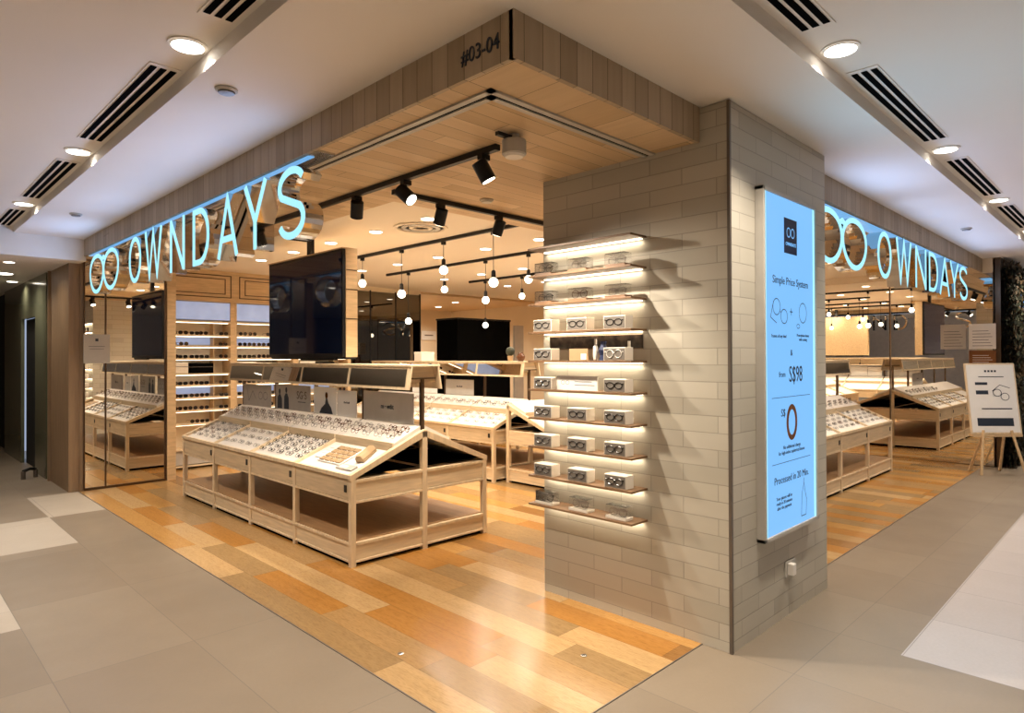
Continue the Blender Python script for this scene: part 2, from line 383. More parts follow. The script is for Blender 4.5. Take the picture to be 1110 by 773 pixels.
# ------------------------------------------------------------------ downlights
def area(parent, loc, size, power, col, rot=(0, 0, 0), spread=2.6):
    l = bpy.data.lights.new('lamp_light', 'AREA'); l.shape = 'DISK'; l.size = size; l.energy = power; l.color = col; l.spread = spread
    o = bpy.data.objects.new('lamp_light', l); C.objects.link(o); o.parent = parent; o.location = loc; o.rotation_euler = rot
    return o
def downlight(x, y, z, r, power, col, label, group, lens):
    t = empty('ceiling_downlight', (x, y, z)); tag(t, label, 'ceiling light', group)
    MB().lathe([(r*1.18, -.006), (r*1.18, -.001), (r*.98, -.001), (r*.98, -.010)], 28).build('trim_ring', M['white'], t)
    MB().lathe([(r*.97, -.007), (r*.97, -.012), (r*.2, -.013)], 28).build('lens', lens, t)
    if power: area(t, (0, 0, -.02), r*1.9, power, col, spread=1.9 if z > 2.8 else 2.6)
    return t
RO = ['first', 'second', 'third', 'fourth', 'fifth', 'sixth', 'seventh', 'eighth', 'ninth', 'tenth']
for x in (3.45, 4.87, 6.33, 7.7, 9.1):
    for y in (3.6, 4.47, 5.28, 6.12, 6.95, 7.8):
        if (x < 5 and y < 4): continue
        if x > 9 and y > 5: continue
        vis = (-(y-x)/(x+y) < .043) and y > 4
        downlight(x, y, ZI, .06, P_SHOP, WARM, (f'round recessed downlight, {RO[(3.45, 4.87, 6.33, 7.7, 9.1).index(x)]} row from the left shop front, {RO[(4.47, 5.28, 6.12, 6.95, 7.8).index(y)]} counting from the near end' if vis else 'recessed shop downlight hidden behind the brick pillar'),
                  'recessed shop ceiling downlights' if vis else 'shop downlights behind the pillar', M['downlens'])
for x, y, w_ in ((7.6, 10.6, 'front left'), (8.9, 10.6, 'front right'), (8.0, 11.8, 'back left'), (9.4, 11.8, 'back right')):
    downlight(x, y, 2.66, .07, 22, WARM, w_ + ' small downlight in the brown ceiling above the black block', None, M['downlens'])
lm = 'mall'
LB = {0: 'nearest large', 1: 'second', 2: 'third', 3: 'farthest', -1: 'hidden', -2: 'hidden'}
for k in (-2, -1, 0, 1, 2):
    yy = 3.0 + 2.05*k
    downlight(1.0, yy, ZH, .068, P_MALL, NEUT, LB[k] + ' round downlight in the left ceiling band between slot grilles' if k >= 0 else 'round downlight of the left ceiling band behind the camera', 'left band downlights' if k < 0 else None, M['malllens'])
    xx = 3.08 + 2.0*k
    if k >= 0: downlight(xx, 1.0, ZH, .068, P_MALL*.8, NEUT, LB[k] + ' round downlight in the right ceiling band between slot grilles', None, M['malllens'])
for k in (3, 4): downlight(3.08+2.0*k, 1.0, ZH, .068, P_MALL*.8, NEUT, 'round downlight at the far right end of the right ceiling band', 'far right band downlights', M['malllens'])
for x, y in ((-2.5, -2.5), (-2.5, 2), (2.5, -2.5), (-2.5, 6), (7, -2.5), (11, -2.5)):
    downlight(x, y, ZH, .12, P_MALL*1.5, NEUT, 'mall ceiling downlight outside the picture', 'mall downlights outside the picture', M['malllens'])
downlight(1.2, 10.2, 2.565, .13, 12, NEUT, 'large round light at the left picture edge in the low lobby ceiling', None, M['malllens'])
downlight(1.13, 8.95, 2.565, .05, 5, WARM, 'small spot in the low lobby ceiling nearest the blue ceiling edge', None, M['downlens'])
downlight(1.45, 11.2, 2.565, .06, 5, WARM, 'small spot in the low lobby ceiling above the glass wall', None, M['downlens'])
# slot grilles
def grille(loc, rz, label):
    t = empty('air_grille', loc, rz); tag(t, label, 'air vent')
    g = MB(); g.box(0, -.068, -.004, 1.45, .068, -.0005); g.build('frame', M['mall_ceil'], t)
    for k in (-1, 0, 1):
        g = MB(); g.box(.03, k*.043-.0135, -.0075, 1.42, k*.043+.0135, -.005); g.build('slot', M['matteblack'], t)
for k, lb in ((-1, 'slot grille in the left ceiling band cut by the top picture edge'), (0, 'long three-slot grille in the left band beyond the largest light'), (1, 'third slot grille along the left ceiling band, near the low lobby'), (2, 'farthest slot grille of the left ceiling band')):
    grille((1.0, 3.0+2.05*k+.29, ZH), math.pi/2, lb)
for k, lb in ((-1, 'slot grille in the right ceiling band cut by the top picture edge'), (0, 'long three-slot grille in the right band beyond the largest light'), (1, 'third slot grille along the right ceiling band'), (2, 'fourth slot grille of the right ceiling band at the right picture edge'), (3, 'farthest slot grille of the right ceiling band')):
    grille((3.08+2.0*k+.29, 1.0, ZH), 0, lb)
def puck(x, y, z, r, label, name='ceiling_speaker', cat='ceiling fitting', m2='grey'):
    t = empty(name, (x, y, z)); tag(t, label, cat)
    MB().lathe([(r, -.001), (r, -.008), (r*.85, -.014)], 24).build('rim', M['lightgrey'], t)
    MB().lathe([(r*.78, -.012), (r*.7, -.022), (r*.2, -.024)], 24).build('grille_face', M[m2], t)
puck(1.24, 3.19, ZC, .052, 'small round disc on the left mall ceiling near the fascia')
puck(1.35, 6.9, ZC, .05, 'tiny round disc on the left mall ceiling near the lobby')
puck(3.14, 3.39, ZS, .05, 'small round disc in the wooden soffit right of the track lights', m2='lightgrey')
puck(8.0, 1.4, ZC, .05, 'small round disc on the right mall ceiling')
# round air diffuser
t = empty('round_diffuser', (3.65, 4.84, ZI)); tag(t, 'wide round ringed air diffuser in the shop ceiling', 'air vent')
for i, r in enumerate((.25, .18, .11)):
    MB().lathe([(r, -.001), (r, -.012), (r-.03, -.016), (r-.04, -.008), (r-.04, -.001)], 36).build('ring', M['shop_ceil'] if i != 1 else M['lightgrey'], t)
# grey ceiling canister
t = empty('ceiling_canister', (2.32, 2.30, ZS)); tag(t, 'grey drum lamp on the wooden soffit at the near end of the track', 'ceiling light')
MB().lathe([(.028, 0), (.028, -.03), (.060, -.03), (.062, -.035), (.062, -.10), (.056, -.105)], 28).build('drum', M['lightgrey'], t, smooth=False)
MB().lathe([(.052, -.104), (.045, -.115), (.01, -.117)], 28).build('lens', M['white'], t)
g = MB(); g.box(-.12, -.012, -.03, -.02, .012, -.012); g.box(.059, -.01, -.07, .075, .01, -.04); g.build('bracket', M['black'], t)

# ------------------------------------------------------------------ tracks, spots, pendants
def track(name, p0, p1, z, zc, label):
    t = empty(name, (p0[0], p0[1], 0)); tag(t, label, 'light track')
    dx, dy = p1[0]-p0[0], p1[1]-p0[1]
    g = MB()
    if abs(dx) > abs(dy): g.box(0, -.017, z-.016, dx, .017, z+.016)
    else: g.box(-.017, 0, z-.016, .017, dy, z+.016)
    g.build('rail', M['black'], t)
    n = max(2, int(math.hypot(dx, dy)/1.2)+1)
    for i in range(n):
        s = .04 + (i/(n-1))*.92; x, y = dx*s, dy*s
        if zc - z > .02: MB().cyl((x, y, z+.01), (x, y, zc), .009, 8).build('hanger', M['black'], t)
def spot(x, y, z, aim, label, power=P_SPOT, lit=True, group=None):
    t = empty('track_spotlight', (x, y, z)); tag(t, label, 'spotlight', group)
    g = MB(); g.box(-.03, -.018, -.045, .03, .018, -.0165); g.build('adapter', M['black'], t)
    g = MB(); g.cyl((0, 0, -.04), (0, 0, -.075), .009, 10); g.build('stem', M['black'], t)
    c = Vector((0, 0, -.105)); d = (Vector(aim) - (Vector((x, y, z)) + c)).normalized()
    g = MB(); g.cyl(c - d*.055, c + d*.055, .043, 24); g.build('lamp_head', M['black'], t)
    MB().cyl(c + d*.0545, c + d*.058, .036, 24).build('lens', M['downlens'], t)
    if power:
        l = bpy.data.lights.new('spot_light', 'SPOT'); l.energy = power; l.color = WARM; l.spot_size = math.radians(75); l.spot_blend = .7; l.shadow_soft_size = .03
        o = bpy.data.objects.new('spot_light', l); C.objects.link(o); o.parent = t; o.location = c + d*.075
        o.rotation_euler = d.to_track_quat('-Z', 'Y').to_euler()
track('light_track', (2.36, 2.46), (2.36, 6.6), 2.603, ZS, 'black light track running leftwards under the wooden soffit from the grey drum')
track('light_track', (2.50, 3.62), (4.35, 3.62), 2.603, ZS, 'short black track on the soffit running right to the brick pillar')
track('light_track', (5.2, 2.25), (9.6, 2.25), 2.603, ZS, 'black light track behind the right-hand sign')
spot(2.36, 2.57, 2.603, (3.1, 2.1, .9), 'black track spotlight nearest the grey drum', P_SPOT*2.0)
spot(2.36, 3.28, 2.603, (3.05, 1.2, .6), 'lit black track spotlight at the corner where the two tracks meet', P_SPOT*1.6)
spot(2.36, 3.84, 2.603, (2.9, 4.9, .8), 'black track spotlight left of the lit one, above the table', P_SPOT*1.5)
spot(2.905, 3.62, 2.603, (3.1, 4.6, .8), 'black track spotlight in front of the round air diffuser', P_SPOT*1.5)
spot(3.478, 3.62, 2.603, (3.6, 5.0, 0), 'black track spotlight nearest the brick pillar')
for i, x in enumerate((6.2, 7.0, 7.9, 8.8)):
    spot(x, 2.25, 2.603, (x+.3, 2.9, .8), f'{RO[i]} black spotlight from the pillar on the track behind the right-hand sign', P_SPOT*.6)
TZ = 2.683
tr = [(4.15, 4.07, 8.0, 'thin black track of hanging bulbs nearest the shop front'), (5.35, 4.2, 7.9, 'second thin black track of hanging bulbs'), (6.8, 4.2, 7.75, 'farthest thin black track of hanging bulbs'), (8.3, 2.9, 7.0, 'thin black bulb track behind the pillar, seen in the mirror')]
for x, y0, y1, lb in tr: track('pendant_track', (x, y0), (x, y1), TZ, ZI, lb)
def pendant(x, y, zb, label, group=None):
    t = empty('pendant_bulb', (x, y, TZ)); tag(t, label, 'pendant lamp', group)
    g = MB(); g.box(-.02, -.016, -.05, .02, .016, -.0165); g.build('adapter', M['black'], t)
    h = zb - TZ
    MB().cyl((0, 0, -.04), (0, 0, h+.10), .0035, 6).build('cord', M['black'], t)
    MB().lathe([(.012, .11), (.02, .10), (.022, .05), (.02, .035)], 14, (0, 0, h)).build('socket', M['black'], t)
    MB().lathe([(.008, .048), (.02, .038), (.038, .018), (.044, -.004), (.038, -.028), (.02, -.044), (.004, -.048)], 18, (0, 0, h)).build('bulb', M['bulb'], t, smooth=True)
names = ['first track', 'second track', 'third track', 'mirrored track']
P = [(4.15, 7.38, 2.2, 0, 'bare bulb on the nearest track, hidden behind the television'), (4.15, 6.635, 2.37, 0, 'high bare bulb just right of the television on the nearest track'), (4.15, 5.85, 2.19, 0, 'low bare bulb on the nearest track, second right of the television'),
     (4.15, 5.125, 2.38, 0, 'high bare bulb on the nearest track, topmost of the hanging bulbs'), (4.15, 4.39, 2.195, 0, 'large low bare bulb on the nearest track, closest to the pillar'),
     (5.35, 7.38, 2.0, 0, 'lowest bare bulb on the second track, left of the black block'), (5.35, 6.59, 2.38, 0, 'bare bulb on the second track hanging straight below the topmost bulb'), (5.35, 5.80, 2.19, 0, 'bare bulb on the second track in line above the lowest right bulb'),
     (5.35, 5.08, 2.38, 0, 'bare bulb beside the left ends of the pillar shelves'), (6.8, 7.38, 1.99, 0, 'bare bulb glowing in front of the black block'), (6.8, 6.59, 2.385, 0, 'small bare bulb on the far track left of the pillar shelves')]
for x, y, z, _, lb in P: pendant(x, y, z, lb)
for x, y, z in ((5.35, 4.4, 2.19), (6.8, 5.8, 2.19), (6.8, 5.0, 2.38), (6.8, 4.4, 2.1), (8.3, 6.2, 2.0), (8.3, 5.4, 2.2), (8.3, 4.6, 2.38), (8.3, 3.8, 2.05), (8.3, 3.1, 2.3)):
    pendant(x, y, z, 'bare hanging bulb behind the pillar, seen only in the right wall mirror', 'bulbs behind the pillar')

# ------------------------------------------------------------------ sign letters
def stroke(mb, pts, wd, y0, y1, closed=False, mi=0, cy=None):
    """ribbon of width wd along 2D points (x,z), extruded from y0 to y1; front face at y0 gets mi, sides mi2"""
    n = len(pts); P2 = [Vector((p[0], p[1])) for p in pts]; Lf = []; Rg = []
    for i in range(n):
        a = P2[(i-1) % n] if (closed or i) else None; b = P2[(i+1) % n] if (closed or i < n-1) else None; p = P2[i]
        d1 = (p-a).normalized() if a is not None else None; d2 = (b-p).normalized() if b is not None else None
        if d1 is None: d1 = d2
        if d2 is None: d2 = d1
        n1 = Vector((-d1.y, d1.x)); n2 = Vector((-d2.y, d2.x)); m = (n1+n2)
        m = m.normalized() if m.length > 1e-6 else n1
        k = min(2.4, 1/max(.2, m.dot(n1)))
        Lf.append(p + m*wd/2*k); Rg.append(p - m*wd/2*k)
    return Lf, Rg
def ribbon(fmb, smb, pts, wd, y0, y1, closed=False):
    Lf, Rg = stroke(None, pts, wd, y0, y1, closed); n = len(pts); m = n if closed else n-1
    for i in range(m):
        j = (i+1) % n
        a, b, c, d = Lf[i], Lf[j], Rg[j], Rg[i]
        fmb.add([(a.x, y0, a.y), (b.x, y0, b.y), (c.x, y0, c.y), (d.x, y0, d.y)], [(0, 1, 2, 3)])
        fmb.add([(a.x, y0+.004, a.y), (b.x, y0+.004, b.y), (c.x, y0+.004, c.y), (d.x, y0+.004, d.y)], [(3, 2, 1, 0)])
        for p, r in ((a, b), (d, c)):
            smb.add([(p.x, y0+.004, p.y), (r.x, y0+.004, r.y), (r.x, y1, r.y), (p.x, y1, p.y)], [(0, 1, 2, 3)])
        smb.add([(a.x, y1, a.y), (b.x, y1, b.y), (c.x, y1, c.y), (d.x, y1, d.y)], [(0, 1, 2, 3)])
    if not closed:
        for i in (0, n-1):
            smb.add([(Lf[i].x, y0+.004, Lf[i].y), (Rg[i].x, y0+.004, Rg[i].y), (Rg[i].x, y1, Rg[i].y), (Lf[i].x, y1, Lf[i].y)], [(0, 1, 2, 3)])
def arc(cx, cz, rx, rz, a0, a1, n=16):
    return [(cx + rx*math.cos(math.radians(a0+(a1-a0)*i/n)), cz + rz*math.sin(math.radians(a0+(a1-a0)*i/n))) for i in range(n+1)]
def letter_strokes(ch, W, H, s):
    h = s/2
    if ch == 'O': return [(arc(W/2, H/2, W/2-h, H/2-h, 0, 360, 36)[:-1], True)]
    if ch == 'N': return [([(h, 0), (h, H)], False), ([(W-h, 0), (W-h, H)], False), ([(h, H-h*.5), (W-h, h*.5)], False)]
    if ch == 'W': return [([(h, H), (W*.28, h), (W*.5, H-h), (W*.72, h), (W-h, H)], False)]
    if ch == 'D': return [([(h, h), (W*.42, h)] + arc(W*.42, H/2, W*.58-h, H/2-h, -90, 90, 18)[1:] + [(h, H-h)], True)]
    if ch == 'A': return [([(h*.6, 0), (W/2, H-h), (W-h*.6, 0)], False), ([(W*.22, H*.3), (W*.78, H*.3)], False)]
    if ch == 'Y': return [([(h*.6, H), (W/2, H*.42)], False), ([(W-h*.6, H), (W/2, H*.42)], False), ([(W/2, H*.46), (W/2, 0)], False)]
    if ch == 'S':
        top = arc(W/2, H*.735, W/2-h, H*.265-h, 25, 215, 16); bot = arc(W/2, H*.275, W/2-h, H*.275-h, 45, -160, 16)
        return [(top + bot, False)]
    if ch == '8': # spectacles mark: two drop-shaped lenses with a bridge
        def drop(cx): return [(cx + (W*.235)*math.cos(t)*(1+.10*math.sin(t)), H/2 + (H/2-h)*math.sin(t)) for t in [2*math.pi*i/36 for i in range(36)]]
        return [(drop(W*.255), True), (drop(W*.745), True), ([(W*.44, H*.80), (W*.5, H*.86), (W*.56, H*.80)], False)]
def sign_letter(ch, W, loc, rz, depth, label, group):
    t = empty('sign_letter' if ch != '8' else 'sign_logo', loc, rz); tag(t, label, 'sign letter' if ch != '8' else 'sign logo', group)
    H = .415; s = .042; f = MB(); sd = MB()
    for k, (pts, cl) in enumerate(letter_strokes(ch, W, H, s)):
        ribbon(f, sd, pts, s, -.0005*k, depth, cl)
    f.build('face', M['cyan'], t); sd.build('side_return', M['chrome'], t)
    l = bpy.data.lights.new('letter_glow', 'AREA'); l.shape = 'RECTANGLE'; l.size = W*.8; l.size_y = .3; l.energy = P_LETTER*W/.35; l.color = (.38, .56, 1.0)
    o = bpy.data.objects.new('letter_glow', l); C.objects.link(o); o.parent = t; o.location = (W/2, -.05, H/2); o.rotation_euler = (-math.radians(95), 0, 0)
XS = XF + .01; ZB = 2.172
Ls = [('8', 8.15, 1.12), ('O', 6.69, .36), ('W', 6.22, .46), ('N', 5.563, .33), ('D', 5.06, .32), ('A', 4.58, .33), ('Y', 4.14, .32), ('S', 3.665, .33)]
nm = {'8': 'glowing cyan spectacles outline logo', 'O': 'glowing cyan letter O', 'W': 'glowing cyan letter W', 'N': 'glowing cyan letter N', 'D': 'glowing cyan letter D', 'A': 'glowing cyan letter A', 'Y': 'glowing cyan letter Y', 'S': 'glowing cyan letter S'}
for ch, y, W in Ls:
    sign_letter(ch, W, (XS, y, ZB), -math.pi/2, .115, nm[ch] + ' hanging under the left-hand fascia', None)
Rs = [('8', 4.70, 1.17), ('O', 6.16, .40), ('W', 6.71, .52), ('N', 7.38, .41), ('D', 7.91, .38), ('A', 8.38, .46), ('Y', 8.88, .42), ('S', 9.38, .44)]
for ch, x, W in Rs:
    sign_letter(ch, W, (x, YF+.01, ZB+.002), 0, .115, nm[ch] + ' hanging under the right-hand fascia', None)

# ------------------------------------------------------------------ printed text
def text_mesh(s, size, depth=.0012):
    cu = bpy.data.curves.new('print', 'FONT'); cu.body = s; cu.size = size; cu.extrude = depth/2; cu.align_x = 'CENTER'; cu.resolution_u = 3
    ob = bpy.data.objects.new('print', cu); C.objects.link(ob)
    dg = bpy.context.evaluated_depsgraph_get(); me = bpy.data.meshes.new_from_object(ob.evaluated_get(dg))
    bpy.data.objects.remove(ob); bpy.data.curves.remove(cu); return me
def text(name, s, size, mat, parent, loc, rz=0, sx=1.0, depth=.0012):
    me = text_mesh(s, size, depth); me.materials.clear(); me.materials.append(mat)
    o = bpy.data.objects.new(name, me); C.objects.link(o); o.parent = parent; o.location = loc; o.rotation_euler = (math.pi/2, 0, rz); o.scale = (sx, 1, 1)
    return o
o = text('unit_number', '#03-04', .088, M['ink'], None, (XF-.003, 1.88, ZS+.055), -math.pi/2, .88, .004)
tag(o, 'black unit number #03-04 on the wooden fascia near its corner', 'unit number')

# ------------------------------------------------------------------ lightbox on the pillar (faces -y)
t = empty('lightbox_sign', (3.757, 1.535, .5)); tag(t, 'tall glowing blue lightbox price poster on the right face of the brick pillar', 'lightbox')
hw, hh = .378, 1.91
g = MB(); g.box(-hw, -.05, 0, -hw+.022, 0, hh); g.box(hw-.022, -.05, 0, hw, 0, hh); g.box(-hw, -.05, 0, hw, 0, .022); g.box(-hw, -.05, hh-.022, hw, 0, hh)
g.build('frame', M['lightgrey'], t, bevel=.003)
g = MB(); g.box(-hw+.022, -.040, .022, hw-.022, -.01, hh-.022); g.build('lit_panel', M['panel'], t)
g = MB()
for x in (-hw+.035, hw-.035): g.box(x-.013, -.0415, .022, x+.013, -.040, hh-.022)
g.build('glow_edge', M['paneledge'], t)
yy = -.0412
g = MB(); g.box(-.095, yy-.001, 1.58, .085, yy, 1.78); g.build('logo_plate', M['inkblue'], t)
def ring(mb, cx, cz, rx, rz, wd, y):
    Lf, Rg = stroke(None, arc(cx, cz, rx, rz, 0, 360, 24)[:-1], wd, 0, 0, True); n = 24
    for i in range(n):
        j = (i+1) % n; mb.add([(Lf[i].x, y, Lf[i].y), (Lf[j].x, y, Lf[j].y), (Rg[j].x, y, Rg[j].y), (Rg[i].x, y, Rg[i].y)], [(0, 1, 2, 3)])
def line(mb, pts, wd, y):
    Lf, Rg = stroke(None, pts, wd, 0, 0, False)
    for i in range(len(pts)-1):
        mb.add([(Lf[i].x, y, Lf[i].y), (Lf[i+1].x, y, Lf[i+1].y), (Rg[i+1].x, y, Rg[i+1].y), (Rg[i].x, y, Rg[i].y)], [(0, 1, 2, 3)])
g = MB(); ring(g, -.035, 1.70, .024, .026, .006, yy-.002); ring(g, .022, 1.70, .024, .026, .006, yy-.002); g.build('logo_mark', M['panel'], t)
text('print', 'OWNDAYS', .028, M['panel'], t, (-.005, yy-.002, 1.625))
text('headline', 'Simple Price System', .062, M['ink'], t, (0, yy, 1.40))
g = MB()
ring(g, -.20, 1.27, .048, .045, .005, yy); ring(g, -.10, 1.22, .045, .040, .005, yy); line(g, [(-.16, 1.25), (-.14, 1.24)], .005, yy); line(g, [(-.24, 1.30), (-.28, 1.21), (-.2, 1.18)], .005, yy)
line(g, [(-.02, 1.25), (.02, 1.25)], .006, yy); line(g, [(0, 1.23), (0, 1.27)], .006, yy)
ring(g, .17, 1.25, .055, .058, .005, yy); ring(g, .10, 1.17, .022, .012, .004, yy)
g.build('line_drawing', M['ink'], t)
text('print', 'Frames of any kind', .026, M['ink'], t, (-.17, yy, 1.10)); text('print', 'Prescription lenses\nwith coating', .024, M['ink'], t, (.17, yy, 1.11))
text('print', '&', .05, M['ink'], t, (0, yy, 1.0)); text('print', 'from', .045, M['ink'], t, (-.13, yy, .88)); text('price', 'S$98', .13, M['ink'], t, (.06, yy, .85), 0, .75)
g = MB(); g.box(-.27, yy-.0005, .765, .27, yy, .768); g.box(-.27, yy-.0005, .40, .27, yy, .403); g.build('divider_line', M['inkblue'], t)
text('print', 'S$', .06, M['ink'], t, (-.12, yy, .66))
g = MB(); ring(g, .0, .62, .062, .088, .030, yy); g.build('zero_ring', M['brownprint'], t)
text('print', 'No additional charge\nfor high-index aspherical lenses', .029, M['ink'], t, (0, yy, .475))
text('headline', 'Processed in 20 Min.', .058, M['ink'], t, (0, yy, .29))
text('print', 'Your glasses will be\nready in 20 minutes\nafter the payment', .027, M['ink'], t, (-.11, yy, .20))
g = MB(); line(g, [(.13, .06), (.14, .19), (.17, .25), (.19, .19), (.21, .15), (.20, .06), (.13, .06)], .005, yy); line(g, [(.165, .25), (.17, .28)], .006, yy); g.build('line_drawing', M['ink'], t)
l = bpy.data.lights.new('panel_light', 'AREA'); l.shape = 'RECTANGLE'; l.size = .7; l.size_y = 1.8; l.energy = 12; l.color = (.4, .75, 1.0)
o = bpy.data.objects.new('panel_light', l); C.objects.link(o); o.parent = t; o.location = (0, -.06, hh/2); o.rotation_euler = (-math.pi/2, 0, 0)
# outlet
t = empty('wall_socket', (3.80, 1.535, .27)); tag(t, 'small double power socket on the brick pillar beneath the lightbox', 'power socket')
g = MB(); g.box(-.065, -.012, -.045, .065, 0, .045); g.build('plate', M['lightgrey'], t, bevel=.004)
g = MB(); g.box(-.045, -.045, -.03, .0, -.012, .035); g.build('plug', M['white'], t, bevel=.004)
g = MB(); g.box(.012, -.016, .0, .035, -.012, .02); g.build('switch', M['grey'], t)

# ------------------------------------------------------------------ glasses prototypes
def spectacles(shape, frame, lens=None, sz=1.0, fold=True):
    g = MB(); w2 = .029*sz; hz = (.022 if shape != 'round' else .026)*sz; cx = .036*sz
    for sgn in (-1, 1):
        pts = []
        for i in range(14):
            a = 2*math.pi*i/14; e = .62 if shape == 'square' else 1.0
            c, s_ = math.cos(a), math.sin(a)
            pts.append((sgn*cx + w2*math.copysign(abs(c)**e, c), 0, hz + hz*math.copysign(abs(s_)**e, s_)))
        g.tube(pts, .0028*sz, 5, True, 0)
        if lens: g.add(pts, [tuple(range(14))], 1)
        x = sgn*(cx + w2)
        if fold: g.tube([(x, 0, hz*1.5), (x, .012, hz*1.5), (x*.2, .022, hz*1.4), (-x*.6, .018, hz*1.1)], .0024*sz, 4)
        else: g.tube([(x, 0, hz*1.5), (x*1.03, .02, hz*1.5), (x*1.03, .10, hz*1.45), (x*1.0, .135, hz*.7)], .0026*sz, 4)
    g.tube([(-.010*sz, 0, hz*1.35), (0, -.001, hz*1.5), (.010*sz, 0, hz*1.35)], .0028*sz, 5)
    return g.mesh('spectacles', [M[frame], M[lens]] if lens else [M[frame]])
SP = [spectacles('square', 'frameblack'), spectacles('round', 'framebrown'), spectacles('square', 'framesilver'), spectacles('round', 'frameblack'), spectacles('round', 'framesilver'), spectacles('square', 'frameclear')]
SG = [spectacles('square', 'frameblack', 'lensdark', .92, False), spectacles('round', 'framebrown', 'lensdark', .92, False)]
SO = [spectacles('square', 'frameblack', None, 1.0, False), spectacles('round', 'framesilver', None, 1.0, False)]
def put(me, name, mat, label, cat, group):
    o = bpy.data.objects.new(name, me); C.objects.link(o); o.matrix_world = mat; tag(o, label, cat, group); return o

